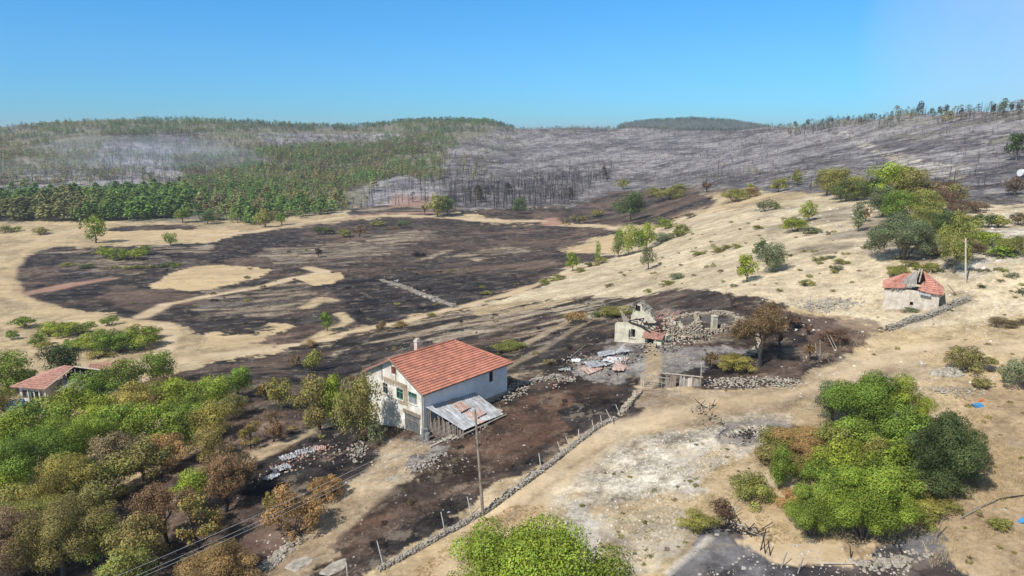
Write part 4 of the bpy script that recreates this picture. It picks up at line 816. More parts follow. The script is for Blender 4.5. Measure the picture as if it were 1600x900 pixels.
wood(live, TPL, PMESH, 'pine_tree', 'pine', 'green or browned pine', 'pine_forest', 'green and browned pines covering the far left hill and crests', (1.3, 2.0))
wood(burn_, TPD, DMESH, 'burnt_pine', 'burnt tree', 'bare black burnt tree', 'burnt_forest', 'bare black burnt trees standing over the grey ashy hills', (1.0, 1.9))
# crest trees of the right hill, seen one by one against the sky
for k, (px, py, h, c) in enumerate([(1437, 176, 20, 'char'), (1455, 176, 12, 'duskgreen'), (1468, 176, 14, 'char'), (1478, 176, 15, 'char'), (1502, 175, 10, 'dark'), (1552, 174, 14, 'char'), (1568, 172, 18, 'duskgreen'), (1580, 172, 14, 'char'), (1592, 172, 20, 'brown'), (1242, 196, 10, 'char'), (1262, 193, 12, 'char'), (1300, 189, 8, 'char'), (1325, 187, 9, 'char'), (1360, 184, 10, 'duskgreen')]):
    plant(px, py + 3, h * .6, h, 'broad', c, ORD[k] + ' ' + CW[c] + ' tree on the right crest, counted in order of listing'.split(',')[0], 'tree', 'crest_tree', 'trees standing out on the crest of the right hill', parts=False)
# small plants one can count on the open ground
gs = np.random.default_rng(31)
def specks(poly, n, cols, w_rng, name, cat, lab, grp):
    xs = [p[0] for p in poly]; ys = [p[1] for p in poly]; k = 0; tries = 0
    while k < n and tries < n * 30:
        tries += 1; px = gs.uniform(min(xs), max(xs)); py = gs.uniform(min(ys), max(ys))
        if not inpoly(np.array([px]), np.array([py]), poly)[0]: continue
        x, y, z = pix(px, py); wm = gs.uniform(*w_rng); c = C[cols[int(gs.integers(len(cols)))]]; f = gs.uniform(.7, 1.2)
        tm, cm = proto('mound', 0, k % 3); o = bpy.data.objects.new(name, cm); link(o); o.location = (x, y, z + CAMZ - .03); o.scale = (wm, wm, wm * gs.uniform(.4, .75)); o.rotation_euler = (0, 0, gs.uniform(0, 6.3)); o.color = (*[v * f for v in c], 1)
        tag(o, lab, cat, grp); k += 1
specks([(880, 440), (1000, 400), (1120, 345), (1340, 330), (1380, 400), (1300, 470), (1180, 460), (1060, 445)], 80, ['olive', 'mix', 'grey', 'brown'], (.5, 1.7), 'low_shrub', 'shrub', 'tiny dry shrub on the open tan slope', 'tiny shrubs on the tan slope')
specks([(1180, 325), (1600, 322), (1600, 470), (1400, 410)], 60, ['olive', 'mix', 'grey', 'brown', 'duskgreen'], (.5, 2.2), 'low_shrub', 'shrub', 'tiny shrub on the stony right shoulder', 'tiny shrubs on the right shoulder')
specks([(1290, 480), (1600, 450), (1600, 660), (1520, 660), (1240, 600)], 35, ['olive', 'brown', 'yellow'], (.3, .9), 'low_shrub', 'tuft', 'small dry tuft on the pale ground below the hut', 'dry tufts below the hut')
specks([(100, 390), (350, 385), (700, 345), (870, 355), (850, 440), (600, 495), (200, 490)], 70, ['char', 'brown', 'olive', 'char'], (.8, 2.6), 'burnt_shrub', 'shrub', 'small burnt shrub in the black valley field', 'burnt shrubs in the valley field')
specks([(560, 560), (700, 500), (940, 465), (1000, 470), (940, 560), (800, 600), (400, 720)], 70, ['char', 'brown', 'olive', 'mix'], (.5, 1.6), 'burnt_shrub', 'shrub', 'small burnt shrub on the slope above the white house', 'burnt shrubs above the white house')
specks([(840, 800), (1000, 700), (1180, 660), (1180, 760), (1080, 860), (960, 900)], 45, ['olive', 'brown', 'yellow', 'grey'], (.25, .7), 'dry_tuft', 'tuft', 'small dry tuft on the pale stony ground', 'dry tufts on the stony ground')
specks([(640, 730), (900, 620), (1000, 640), (760, 770), (560, 880)], 45, ['char', 'brown', 'rust'], (.3, .9), 'burnt_shrub', 'shrub', 'small burnt stub in the brown garden before the house', 'burnt stubs in the garden')
specks([(1480, 640), (1600, 640), (1600, 890), (1500, 890), (1460, 800)], 30, ['yellow', 'brown', 'olive'], (.25, .7), 'dry_tuft', 'tuft', 'small dry tuft on the tan ground at the lower right', 'dry tufts at the lower right')
specks([(300, 500), (450, 500), (500, 520), (420, 545), (330, 540)], 6, ['olive', 'brown'], (.8, 1.6), 'burnt_shrub', 'shrub', 'small shrub round the pale lower field', 'shrubs round the lower field')
# loose stones and dry grass too many to count
def merged(name, tV, tF, pos, scl, rot, col, m, k, label, cat):
    n = len(pos); ca1, sa1 = np.cos(rot)[:, None], np.sin(rot)[:, None]
    X = (tV[None, :, 0] * ca1 - tV[None, :, 1] * sa1) * scl[:, None] + pos[:, :1]; Y = (tV[None, :, 0] * sa1 + tV[None, :, 1] * ca1) * scl[:, None] + pos[:, 1:2]; Zz = tV[None, :, 2] * scl[:, None] + pos[:, 2:3]
    me = npmesh(name, np.stack([X, Y, Zz], 2).reshape(-1, 3), (tF[None] + (np.arange(n) * len(tV))[:, None, None]).reshape(-1, k), [m], np.repeat(col, len(tV), 0), k=k)
    o = link(bpy.data.objects.new(name, me)); tag(o, label, cat, kind='stuff')
sm = MB(); sm.stone((0, 0, 0), 1.0, flat=.6)
tri = []
for f_ in sm.f: tri += [f_] if len(f_) == 3 else [(f_[0], f_[1], f_[2]), (f_[0], f_[2], f_[3])]
sV = np.array(sm.v); sF = np.array(tri)
P_ = []; S_ = []; K_ = []
def stones(poly, dens, s0, s1, shade, thr=.5, rlo=30, rhi=200):
    x, y, z, px, py = scatter(poly, dens, rlo, rhi, gs); q = fbm(x, y, 3.5, 3, 400) > thr; x, y, z = x[q], y[q], z[q]
    s = s0 + (s1 - s0) * gs.random(len(x)) ** 3; P_.append(np.stack([x, y, z + CAMZ + s * .1], 1)); S_.append(s); f = gs.uniform(.6, 1.1, len(x))[:, None]; K_.append(np.array(shade)[None] * f)
stones([(780, 860), (850, 790), (960, 705), (1060, 672), (1230, 650), (1190, 690), (1120, 730), (1090, 790), (1110, 820), (1000, 900), (800, 930)], 5, .03, .15, (.60, .56, .47), .42)
stones([(560, 560), (760, 480), (1000, 465), (1000, 640), (760, 780), (560, 930), (200, 930), (300, 720)], 1.1, .03, .16, (.30, .26, .22), .5)
stones([(1100, 590), (1270, 585), (1260, 610), (1100, 606)], 4, .05, .2, (.55, .5, .43), .35)
stones([(1180, 470), (1380, 440), (1600, 400), (1600, 640), (1250, 620)], .8, .05, .25, (.60, .56, .48), .5, rhi=170)
stones([(1180, 325), (1600, 322), (1600, 440), (1350, 400)], .25, .1, .5, (.62, .58, .52), .5, 90, 260)
stones([(1180, 850), (1470, 850), (1500, 930), (1050, 930)], 5, .04, .16, (.55, .50, .43), .45)
stones([(560, 690), (620, 690), (720, 690), (740, 720), (640, 745), (560, 730)], 4, .03, .15, (.55, .50, .42), .45)
stones([(350, 880), (530, 760), (560, 740), (440, 900)], 5, .03, .16, (.50, .44, .37), .45)
stones([(600, 430), (720, 476), (716, 484), (592, 440)], .3, .2, .6, (.4, .36, .32), .3, 180, 330)
merged('loose_stones', sV, sF, np.concatenate(P_), np.concatenate(S_), gs.uniform(0, 6.28, sum(map(len, S_))), np.concatenate(K_), M['tint'], 3, 'pale loose stones strewn over the stony and burnt ground', 'stones')
bl = []; 
for q in range(5):
    a = q * 1.3; r_ = .25; tip = (math.cos(a) * .55, math.sin(a) * .55, .9 + .2 * (q % 2)); sd = (-math.sin(a) * .09, math.cos(a) * .09)
    bl += [(math.cos(a) * r_ + sd[0], math.sin(a) * r_ + sd[1], -.05), (math.cos(a) * r_ - sd[0], math.sin(a) * r_ - sd[1], -.05), tip]
gV = np.array(bl); gF = np.arange(15).reshape(5, 3)
P_ = []; S_ = []; K_ = []
def grass(poly, dens, s0, s1, shade, thr=.5, rlo=30, rhi=130):
    x, y, z, px, py = scatter(poly, dens, rlo, rhi, gs); q = fbm(x, y, 2.5, 3, 500) + gs.normal(size=len(x)) * .05 > thr; x, y, z = x[q], y[q], z[q]
    P_.append(np.stack([x, y, z + CAMZ], 1)); S_.append(gs.uniform(s0, s1, len(x))); K_.append(np.array(shade)[None] * gs.uniform(.65, 1.15, (len(x), 1)))
grass([(1180, 760), (1440, 780), (1480, 640), (1700, 640), (1700, 1000), (1480, 960), (1440, 850), (1180, 850)], 28, .10, .26, (.52, .40, .22), .47)
grass([(560, 960), (700, 850), (800, 790), (860, 790), (740, 930), (640, 990)], 28, .10, .25, (.52, .36, .18), .45)
grass([(900, 930), (960, 800), (1110, 700), (1180, 700), (1180, 780), (1060, 850)], 22, .08, .22, (.50, .40, .21), .5)
grass([(1240, 620), (1600, 560), (1600, 640), (1480, 640)], 10, .08, .22, (.50, .40, .24), .5)
grass([(1280, 530), (1600, 470), (1600, 560), (1300, 580)], 6, .1, .24, (.52, .41, .24), .5)
grass([(600, 900), (800, 740), (980, 640), (1000, 610), (800, 640), (560, 830)], 10, .06, .2, (.10, .07, .05), .5)
merged('dry_grass', gV, gF, np.concatenate(P_), np.concatenate(S_), gs.uniform(0, 6.28, sum(map(len, S_))), np.concatenate(K_), M['tint'], 3, 'straw coloured dry grass tufts on the near ground', 'grass')
print('stones/grass', sum(map(len, S_)))
# ------------------------------------------------------------------ buildings
def slab(mb, pts, y0, y1, mi=0):
    """extrude a polygon given in (x, z) between two depths"""
    n = len(pts); vs = [(x, y0, z) for x, z in pts] + [(x, y1, z) for x, z in pts]
    mb.add(vs, [tuple(range(n)), tuple(range(2 * n - 1, n - 1, -1))] + [(i, n + i, n + (i + 1) % n, (i + 1) % n) for i in range(n)], mi)
def tiles(mb, p00, p10, p11, p01, rows, cols, th=.06, lift=.05, miss=0, mi=0):
    """courses of pan tiles on a quad: p00-p10 along the eave, p01-p11 along the ridge"""
    p00, p10, p11, p01 = map(Vector, (p00, p10, p11, p01)); nn = (p10 - p00).cross(p01 - p00).normalized()
    for r in range(rows):
        t0, t1 = r / rows, (r + 1.12) / rows
        a0 = p00.lerp(p01, t0); b0 = p10.lerp(p11, t0); a1 = p00.lerp(p01, min(t1, 1)); b1 = p10.lerp(p11, min(t1, 1))
        cN = max(1, int(cols * (b0 - a0).length / max((p10 - p00).length, .01)))
        vs = []; m_ = cN * 4
        for k in range(m_ + 1):
            s = k / m_; w_ = abs(math.sin(s * cN * math.pi)) * .05; j = R.uniform(-.008, .008)
            vs.append(a0.lerp(b0, s) + nn * (lift + th + w_ + j)); vs.append(a1.lerp(b1, s) + nn * (w_ + .01))
            vs.append(a0.lerp(b0, s) + nn * .0)
        fs = []
        for k in range(m_):
            if miss and R.random() < miss: continue
            q = k * 3; fs += [(q, q + 3, q + 4, q + 1), (q + 2, q + 5, q + 3, q)]
        mb.add(vs, fs, mi)
def wavy(mb, p00, p10, p11, p01, nu, nv, amp, jit=0, mi=0):
    """corrugated sheet"""
    p00, p10, p11, p01 = map(Vector, (p00, p10, p11, p01)); nn = (p10 - p00).cross(p01 - p00).normalized(); vs = []
    for j in range(nv + 1):
        for i in range(nu + 1):
            s, t_ = i / nu, j / nv; p = p00.lerp(p10, s).lerp(p01.lerp(p11, s), t_)
            vs.append(p + nn * (amp * (1 if i % 2 else -1) + (R.uniform(-jit, jit) if jit else 0)))
    mb.add(vs, [(j * (nu + 1) + i, j * (nu + 1) + i + 1, (j + 1) * (nu + 1) + i + 1, (j + 1) * (nu + 1) + i) for j in range(nv) for i in range(nu)], mi)
# --- white farmhouse: x along its length away from us, y across the gable to the left
o_ = Vector((-10.56, 77.26, CAMZ - 36.0)); HZ = math.radians(48)
hs = empty('white_farmhouse', o_, HZ)
tag(hs, 'white two storey farmhouse with red tiled roof and green windows, still standing among burnt ground', 'house')
Lh, Wh, EV, RG = 14.8, 11.0, 5.95, 8.75
def roofz(y): return EV + (RG - EV) * (1 - abs(y - Wh / 2) / (Wh / 2))
m_ = MB()
# gable wall built round its openings
T_ = .35
def gw_(y0, y1, z0, z1): m_.box((T_ / 2, (y0 + y1) / 2, (z0 + z1) / 2), (T_, y1 - y0, z1 - z0))
OPN = [(.75, 3.55, -.6, 2.35), (1.15, 2.75, 3.85, 5.25), (3.75, 5.05, 3.75, 5.15), (6.75, 7.75, 3.75, 5.15)]
gw_(0, .75, -1.6, 3.7); gw_(3.55, Wh, -1.6, 3.7); gw_(.75, 3.55, 2.35, 3.7); gw_(.75, 3.55, -1.6, -.95)
gw_(0, 1.15, 3.7, EV - .1); gw_(2.75, 3.75, 3.7, EV - .1); gw_(5.05, 6.75, 3.7, EV - .1); gw_(7.75, Wh, 3.7, EV - .1)
gw_(1.15, 2.75, 3.7, 3.85); gw_(1.15, 2.75, 5.25, EV - .1); gw_(3.75, 5.05, 5.15, EV - .1); gw_(6.75, 7.75, 5.15, EV - .1)
for y0, y1 in ((0, 4.9), (5.9, Wh)):
    zz = [(y0, EV - .1), (y1, EV - .1), (y1, roofz(y1) - .02), (y0, roofz(y0) - .02)]
    n_ = len(zz); m_.add([(0, a, b) for a, b in zz] + [(T_, a, b) for a, b in zz], [(3, 2, 1, 0), (4, 5, 6, 7), (0, 1, 5, 4), (1, 2, 6, 5), (2, 3, 7, 6), (3, 0, 4, 7)])
zz = [(4.9, 7.75), (5.9, 7.75), (5.9, roofz(5.9) - .02), (5.5, RG - .02), (4.9, roofz(4.9) - .02)]
m_.add([(0, a, b) for a, b in zz] + [(T_, a, b) for a, b in zz], [(4, 3, 2, 1, 0), (5, 6, 7, 8, 9), (0, 1, 6, 5), (1, 2, 7, 6), (4, 0, 5, 9)])
m_.box((T_ / 2, 5.4, (EV - .1 + 6.75) / 2), (T_, 1.0, 6.85 - EV))
# side and back walls
for a, b, z0, z1 in ((T_, 11.35, -1.6, EV - .02), (12.05, Lh, -1.6, EV - .02), (11.35, 12.05, -1.6, 3.85), (11.35, 12.05, 5.35, EV - .02)):
    m_.box(((a + b) / 2, T_ / 2, (z0 + z1) / 2), (b - a, T_, z1 - z0), mi=1)
m_.box((Lh / 2 + T_ / 2, Wh - T_ / 2, 2.2), (Lh - T_, T_, 7.4), mi=1); m_.box((Lh - T_ / 2, Wh / 2, 2.2), (T_ - .006, Wh - 2 * T_ - .01, 7.4), mi=1)
m_.build('wall', [M['white'], M['whiteside']], hs)
st_ = MB(); st_.box((11.9, -.10, .2), (5.7, .3, 3.2)); 
for _ in range(150): st_.stone((R.uniform(9.1, 14.7), -.27, R.uniform(.3, 1.75)), R.uniform(.1, .2), flat=.8)
st_.build('plinth', M['stonewall'], hs)
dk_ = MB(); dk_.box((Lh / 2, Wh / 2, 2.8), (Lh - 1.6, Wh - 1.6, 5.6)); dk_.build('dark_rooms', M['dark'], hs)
# roof
rf = MB(); ov = .55; e0 = EV - .28; xr = 10.2
tiles(rf, (-ov, -ov, e0), (Lh + ov, -ov, e0), (xr, Wh / 2, RG), (-ov, Wh / 2, RG), 17, 60)
tiles(rf, (Lh + ov, Wh + ov, e0), (-ov, Wh + ov, e0), (-ov, Wh / 2, RG), (xr, Wh / 2, RG), 17, 60)
tiles(rf, (Lh + ov, -ov, e0), (Lh + ov, Wh + ov, e0), (xr, Wh / 2 + .02, RG), (xr, Wh / 2 - .02, RG), 17, 45)
roof = rf.build('roof', M['tile'], hs)
rd = MB(); rd.tube([(-ov, Wh / 2, RG + .1), (xr, Wh / 2, RG + .1)], .15, n=8); rd.tube([(xr, Wh / 2, RG + .1), (Lh + ov, -ov, e0 + .12)], .12, n=8); rd.tube([(xr, Wh / 2, RG + .1), (Lh + ov, Wh + ov, e0 + .12)], .12, n=8)
rd.build('ridge_tiles', M['tile'], roof)
fb = MB()
for sgn in (0, 1):
    ya, yb = (-ov, Wh / 2) if sgn == 0 else (Wh + ov, Wh / 2)
    fb.tube([(-ov + .02, ya, e0 - .05), (-ov + .02, yb, RG - .06)], .09, n=4)
fb.tube([(-ov, -ov, e0 - .04), (Lh + ov, -ov, e0 - .04)], .07, n=4)
for i in range(26): fb.box((-.3 + i * .6, -.28, e0 + .02), (.08, .55, .1), mi=0)
fb.build('eaves_board', M['wood'], roof)
ch = MB(); ch.box((5.3, 7.1, RG - .15), (.6, .6, 1.7)); ch.box((5.3, 7.1, RG + .72), (.76, .76, .12)); ch.box((5.3, 7.1, RG + .9), (.5, .5, .24)); ch.build('chimney', M['mud'], hs)
def window(y0, y1, z0, z1, frame, nx=2, nz=2, bars=False, bal=False):
    f = MB(); t = .07; X = .10
    for a, b, c, d in ((y0, y1, z0, z0 + t), (y0, y1, z1 - t, z1), (y0, y0 + t, z0 + t, z1 - t), (y1 - t, y1, z0 + t, z1 - t)): f.box((X, (a + b) / 2, (c + d) / 2), (.12, b - a, d - c))
    for i in range(1, nx): f.box((X, y0 + (y1 - y0) * i / nx, (z0 + z1) / 2), (.1, .07, z1 - z0 - 2 * t))
    for i in range(1, nz): f.box((X - .003, (y0 + y1) / 2, z0 + (z1 - z0) * (i / nz + .15)), (.09, y1 - y0 - 2 * t, .05))
    w_ = f.build('window', frame, hs)
    g_ = MB(); g_.box((.17, (y0 + y1) / 2, (z0 + z1) / 2), (.02, y1 - y0 - .1, z1 - z0 - .1)); g_.build('pane', M['glass'], w_)
    s_ = MB(); s_.box((-.04, (y0 + y1) / 2, z0 - .05), (.2, y1 - y0 + .2, .09)); s_.build('sill', M['white'], w_)
    if bars:
        k = MB()
        for i in range(7): k.box((-.03, y0 + .1 + (y1 - y0 - .2) * i / 6, z0 + .42), (.03, .07, .8))
        k.build('railing', M['whiteside'], w_)
    return w_
window(1.15, 2.75, 3.85, 5.25, M['green'], 3, 2, bars=True)
window(3.75, 5.05, 3.75, 5.15, M['green'], 2, 2)
window(6.75, 7.75, 3.75, 5.15, M['woodgrey'], 2, 2)
aw = MB(); aw.box((.1, 5.4, 7.3), (.12, .95, .9)); a_w = aw.build('attic_shutter', M['redwood'], hs)
ak = MB(); ak.box((.03, 5.15, 7.3), (.04, .42, .72)); ak.build('pane', M['dark'], a_w)
# bare lath band and streaks on the gable
lb = MB(); lb.box((-.02, 5.2, 5.78), (.04, 4.6, .42)); lb.box((-.02, 3.25, 4.5), (.04, .72, 2.5)); lb.box((-.025, 4.2, 3.42), (.04, 1.0, .5)); lb.build('bare_lath_band', M['brownband'], hs)
bm_ = MB()
for i in range(15): bm_.box((-.05, 3.1 + i * .3, 5.45), (.03, .09, .34 + .08 * (i % 3)))
bm_.build('lath_fringe', M['brownband'], hs)
for yy, z0, z1 in ((7.75, 5.4, 7.3), (5.0, 6.0, 8.2)): q = MB(); q.box((-.04, yy, (z0 + z1) / 2), (.07, .09, z1 - z0)); q.build('timber_post', M['wood'], hs)
gd = MB()
for i in range(14): gd.box((.12, .87 + i * .197, .75), (.06 + .01 * (i % 2), .185, 3.0))
gdo = gd.build('garage_door', M['doorgrey'], hs)
gb = MB(); gb.box((.05, 2.15, 1.6), (.05, 2.7, .14)); gb.box((.05, 2.15, .1), (.05, 2.7, .14)); gb.build('cross_bar', M['wood'], gdo)
li = MB(); li.box((-.05, 2.15, 2.55), (.2, 3.1, .45)); li.build('door_lintel', M['wood'], hs)
dp = MB(); dp.tube([(-.1, .12, EV - .3), (-.1, .12, -.8)], .05, n=6); dp.build('drainpipe', M['steel'], hs)
sw = MB(); sw.box((11.7, .12, 4.6), (.7, .08, 1.5)); swo = sw.build('window', M['wood'], hs); sp_ = MB(); sp_.box((11.7, .07, 4.6), (.5, .04, 1.3)); sp_.build('pane', M['dark'], swo)
# --- lean-to against the side wall
lt = empty('lean_to_shed', o_, HZ); tag(lt, 'sagging board shed with rusty corrugated metal roof leaning on the white house', 'shed')
tr_ = MB()
nS = 8
for i in range(nS):
    s0, s1 = i / nS, (i + 1.1) / nS; a = Vector((.4, -.04, 3.75)).lerp(Vector((8.6, -.04, 3.25)), s0); b = Vector((.4, -.04, 3.75)).lerp(Vector((8.6, -.04, 3.25)), s1)
    c = Vector((1.5, -5.3, 2.0)).lerp(Vector((8.2, -5.4, 1.95)), s1); d = Vector((1.5, -5.3, 2.0)).lerp(Vector((8.2, -5.4, 1.95)), s0); dz = Vector((0, 0, R.uniform(0, .12)))
    wavy(tr_, d + dz, c + dz, b + dz, a + dz, 12, 7, .025, jit=.03, mi=1 if i in (3,) else 0)
lr = tr_.build('roof', [M['tin'], M['rust']], lt)
ps = MB(); wavy(ps, (3.3, -2.9, 3.05), (5.4, -2.6, 3.0), (5.2, -1.2, 3.5), (3.4, -1.5, 3.52), 12, 4, .02, jit=.04); wavy(ps, (4.4, -4.6, 2.45), (6.3, -4.4, 2.5), (6.0, -3.3, 2.75), (4.5, -3.4, 2.8), 12, 4, .02, jit=.03); ps.build('loose_roof_sheet', M['rust'], lr)
bw = MB()
for i in range(30):
    y = -.25 - i * .17; top = 3.55 - i * .052 + R.uniform(-.3, .05)
    if 2 < i < 9: top -= R.uniform(.3, 1.3)
    x = .62 + (1.5 - .62) * (i / 30); bw.box((x, y, (top - 1.0) / 2), (.05, .14, top + 1.0), tilt=(R.uniform(-.06, .06), R.uniform(-.05, .05)))
bw.build('board_wall', M['wood'], lt)
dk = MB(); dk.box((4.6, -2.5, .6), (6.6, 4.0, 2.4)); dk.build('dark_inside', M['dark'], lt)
for x, y, h in ((1.6, -5.2, 2.0), (3.6, -5.3, 2.0), (5.8, -5.3, 2.0), (8.0, -5.3, 1.95)): q = MB(); q.tube([(x, y, -1), (x + R.uniform(-.1, .1), y, h)], .07, n=5); q.build('post', M['woodgrey'], lt)
q = MB(); q.tube([(.9, -5.6, 1.75), (8.6, -5.5, 1.85)], .08, n=5); q.build('eaves_pole', M['woodpale'], lt)
q = MB(); q.box((8.3, -2.6, 1.2), (.3, 5.0, 2.2), jit=.05); q.build('end_wall', M['stonewall'], lt)
# barrel and log by the corner
bq = MB(); bq.tube([(0, 0, 0), (0, 0, .9)], .28, n=14); bo = bq.build('steel_barrel', M['steel'], None, W(668, 688)); tag(bo, 'grey barrel standing at the corner of the white house', 'barrel')
bq = MB(); bq.box((0, 0, .5), (.7, .6, 1.0), jit=.04); bo = bq.build('feed_box', M['steel'], None, W(664, 682), .5); tag(bo, 'grey box between the house corner and the shed', 'box')
def pole(name, p0, p1, r0, r1, m, label, cat, group=None, n=6):
    q = MB(); p0, p1 = Vector(p0), Vector(p1); q.tube([(0, 0, 0), (p1 - p0) * .5 + Vector((0, 0, .02)), p1 - p0], [r0, (r0 + r1) / 2, r1], n=n); o = q.build(name, m, None, p0); return tag(o, label, cat, group)
def up(px, py, tx, ty):
    """a point above the ground point of (px, py), at the same distance, seen at (tx, ty)"""
    p = W(px, py); d = p.y * CP - (p.z - CAMZ) * SP; dx, fw, u_p = ray(tx, ty); return p, Vector((dx * d, fw * d, u_p * d + CAMZ))
p0, p1 = up(690, 694, 772, 650); pole('timber_log', W(672, 700, .15), W(776, 655, .5), .13, .08, M['woodpale'], 'long pale log lying on stones before the shed', 'log')
# --- ruined house
a_, b2 = W(960, 534), W(1038, 538); ang = math.atan2((b2 - a_).y, (b2 - a_).x); Lr = math.hypot((b2 - a_).x, (b2 - a_).y); k_ = Lr / 7.8
a_.z = min(a_.z, b2.z)
print('ruin width', Lr, 'pos', tuple(a_))
ru = empty('ruined_house', a_, ang); ru.scale = (k_, k_, k_); tag(ru, 'burnt out cream plastered house with collapsed roof and black doorway', 'house')
m_ = MB()
slab(m_, [(0, -.8), (2.6, -.8), (2.6, 2.95), (1.6, 3.05), (1.0, 2.9), (.25, 2.8), (0, 2.55)], 0, .45)
slab(m_, [(2.6, -.8), (3.3, -.8), (3.3, 1.2), (2.6, 1.2)], 0, .45); slab(m_, [(2.6, 2.4), (3.3, 2.4), (3.3, 2.9), (2.6, 2.95)], 0, .45)
slab(m_, [(3.3, -.8), (5.15, -.8), (5.15, 2.0), (4.7, 2.5), (4.1, 2.75), (3.3, 2.9)], 0, .45)
slab(m_, [(5.15, 1.9), (6.35, 1.75), (6.35, 2.2), (5.15, 2.5)], .05, .45)
m_.box((7.0, .1, .5), (1.15, 1.0, 2.6), jit=.05)
for i in range(2):   # gable ends
    x = .22 if i == 0 else 7.5
    m_.box((x, 2.7, .8), (.44, 4.5, 3.2), jit=.08)
slab(m_, [(1.3, -.8), (5.2, -.8), (5.2, 3.4), (4.9, 3.55), (4.5, 4.3), (4.0, 5.0), (3.4, 4.5), (3.1, 5.3), (2.6, 5.65), (2.0, 5.25), (1.6, 4.4), (1.3, 3.6)], 1.9, 2.3)
slab(m_, [(4.5, -.8), (7.6, -.8), (7.6, 2.6), (7.0, 3.3), (6.2, 3.0), (5.4, 3.6), (4.5, 3.2)], 4.8, 5.2)
m_.build('wall', M['plaster'], ru)
dk = MB(); dk.box((2.95, .75, 1.8), (1.2, .2, 1.6)); dk.box((5.75, .8, .6), (1.4, .2, 2.8)); dk.box((2.35, 1.86, 4.85), (.7, .06, .7)); dk.build('black_opening', M['dark'], ru)
q = MB(); q.box((2.42, -.22, 1.8), (.05, .55, 1.15), rz=.4); q.box((2.95, -.06, 1.17), (.9, .2, .08)); q.build('shutter', M['white'], ru)
q = MB(); tiles(q, (4.85, -.75, 1.75), (7.75, -.65, 1.95), (7.6, .5, 2.5), (4.6, .5, 2.6), 5, 12, miss=.08); q.build('porch_roof', M['tileold'], ru)
q = MB(); tiles(q, (4.6, 1.6, 3.5), (8.0, 1.4, 3.2), (7.6, 4.4, 4.9), (4.8, 4.4, 4.7), 7, 14, miss=.8); tiles(q, (5.4, .8, 2.5), (7.5, .7, 2.4), (7.2, 1.7, 2.7), (5.6, 1.6, 3.0), 3, 8, miss=.45); q.build('roof_remains', M['tileold'], ru)
q = MB()
for i in range(26):
    c = Vector((R.uniform(2.2, 7.8), R.uniform(.5, 4.5), R.uniform(2.4, 3.6))); d = Vector((R.uniform(-1, 1), R.uniform(-1, 1), R.uniform(-.55, .65))).normalized() * R.uniform(.6, 1.6); q.tube([c - d, c + d], R.uniform(.05, .09), n=4)
q.tube([(2.3, .2, 3.15), (4.2, .1, 3.0), (5.6, .0, 2.5)], [.16, .15, .12], n=5); q.build('charred_beam_tangle', M['char'], ru)
q = MB()
for i in range(5): q.tube([(.4 + i * .18, 1.5, 2.7 + i * .05), (-.55 + i * .35, 1.8, 4.2 - .25 * i)], .05, n=4)
q.build('broken_rafter', M['woodpale'], ru)
q = MB(); tiles(q, (1.0, 1.1, 4.3), (2.2, 1.0, 5.6), (2.4, 2.6, 5.8), (1.0, 2.6, 4.6), 4, 5, miss=.25); tiles(q, (2.9, 1.0, 5.7), (4.6, 1.1, 4.8), (4.4, 2.5, 4.9), (2.7, 2.6, 5.9), 4, 6, miss=.3); q.build('gable_roof_remains', M['woodgrey'], ru)
# rubble-built yard walls right of it
def stonewall(name, pts, h, th, m, label, cat='stone wall', seed=3, size=.22, hv=.25, side=None):
    """dry wall along ground pixels, built of single stones round a core"""
    q = MB(); P = [W(*p) for p in pts]; o = P[0].copy()
    for a, b in zip(P, P[1:]):
        d = b - a; l = math.hypot(d.x, d.y); n = Vector((-d.y, d.x, 0)).normalized(); st = max(1, int(l / (size * 1.5)))
        for i in range(st):
            t_ = (i + R.uniform(.2, .8)) / st; hh = h * (1 + (vn(a.x + t_ * l, a.y, 8) - .5) * 2 * hv); g_ = float(gz(a.x + d.x * t_, a.y + d.y * t_)) + CAMZ
            lay = max(1, int(hh / (size * .95)))
            for j in range(lay):
                for s in (-1, 0, 1) if th > .5 else (-1, 1):
                    if s == 0 and j < lay - 1: continue
                    p = a + d * (t_ + R.uniform(-.5, .5) / st) + n * s * th * .38 * (1 - .3 * j / lay); q.stone((p.x - o.x + R.uniform(-.06, .06), p.y - o.y + R.uniform(-.06, .06), g_ - o.z + size * .4 + j * size * .92), size * R.uniform(.65, 1.15), flat=.7)
    ob = q.build(name, m, None, o); return tag(ob, label, cat, kind='thing')
stonewall('ruined_wall', [(1040, 532), (1068, 528), (1096, 526)], 2.5, .5, M['stonewall'], 'tall remaining rubble wall directly right of the burnt house', seed=1, size=.2, hv=.35)
stonewall('ruined_wall', [(1096, 526), (1128, 518), (1150, 512)], 1.1, .5, M['stonewall'], 'low broken rubble wall running right from the tall one', size=.2, hv=.5)
stonewall('ruined_wall', [(1045, 500), (1090, 492), (1140, 492), (1165, 505)], .7, .5, M['stonewall'], 'back wall of the ruined yard, low and uneven', size=.2, hv=.5)
stonewall('ruined_wall', [(1096, 526), (1090, 508), (1088, 495)], 1.2, .5, M['stonewall'], 'cross wall of rubble inside the ruined yard', size=.2, hv=.4)
stonewall('ruined_wall', [(1165, 560), (1190, 540), (1178, 515)], .8, .6, M['stonewall'], 'collapsed rubble wall right of the ruined yard', size=.28, hv=.6)
p = W(1115, 514); q = MB(); q.box((0, 0, .7), (.75, .7, 2.6), jit=.04); q.box((0, 0, 2.05), (.85, .8, .14)); o = q.build('chimney_stack', M['plaster'], None, p, .2); tag(o, 'lone cream chimney stack standing among the yard rubble', 'chimney')
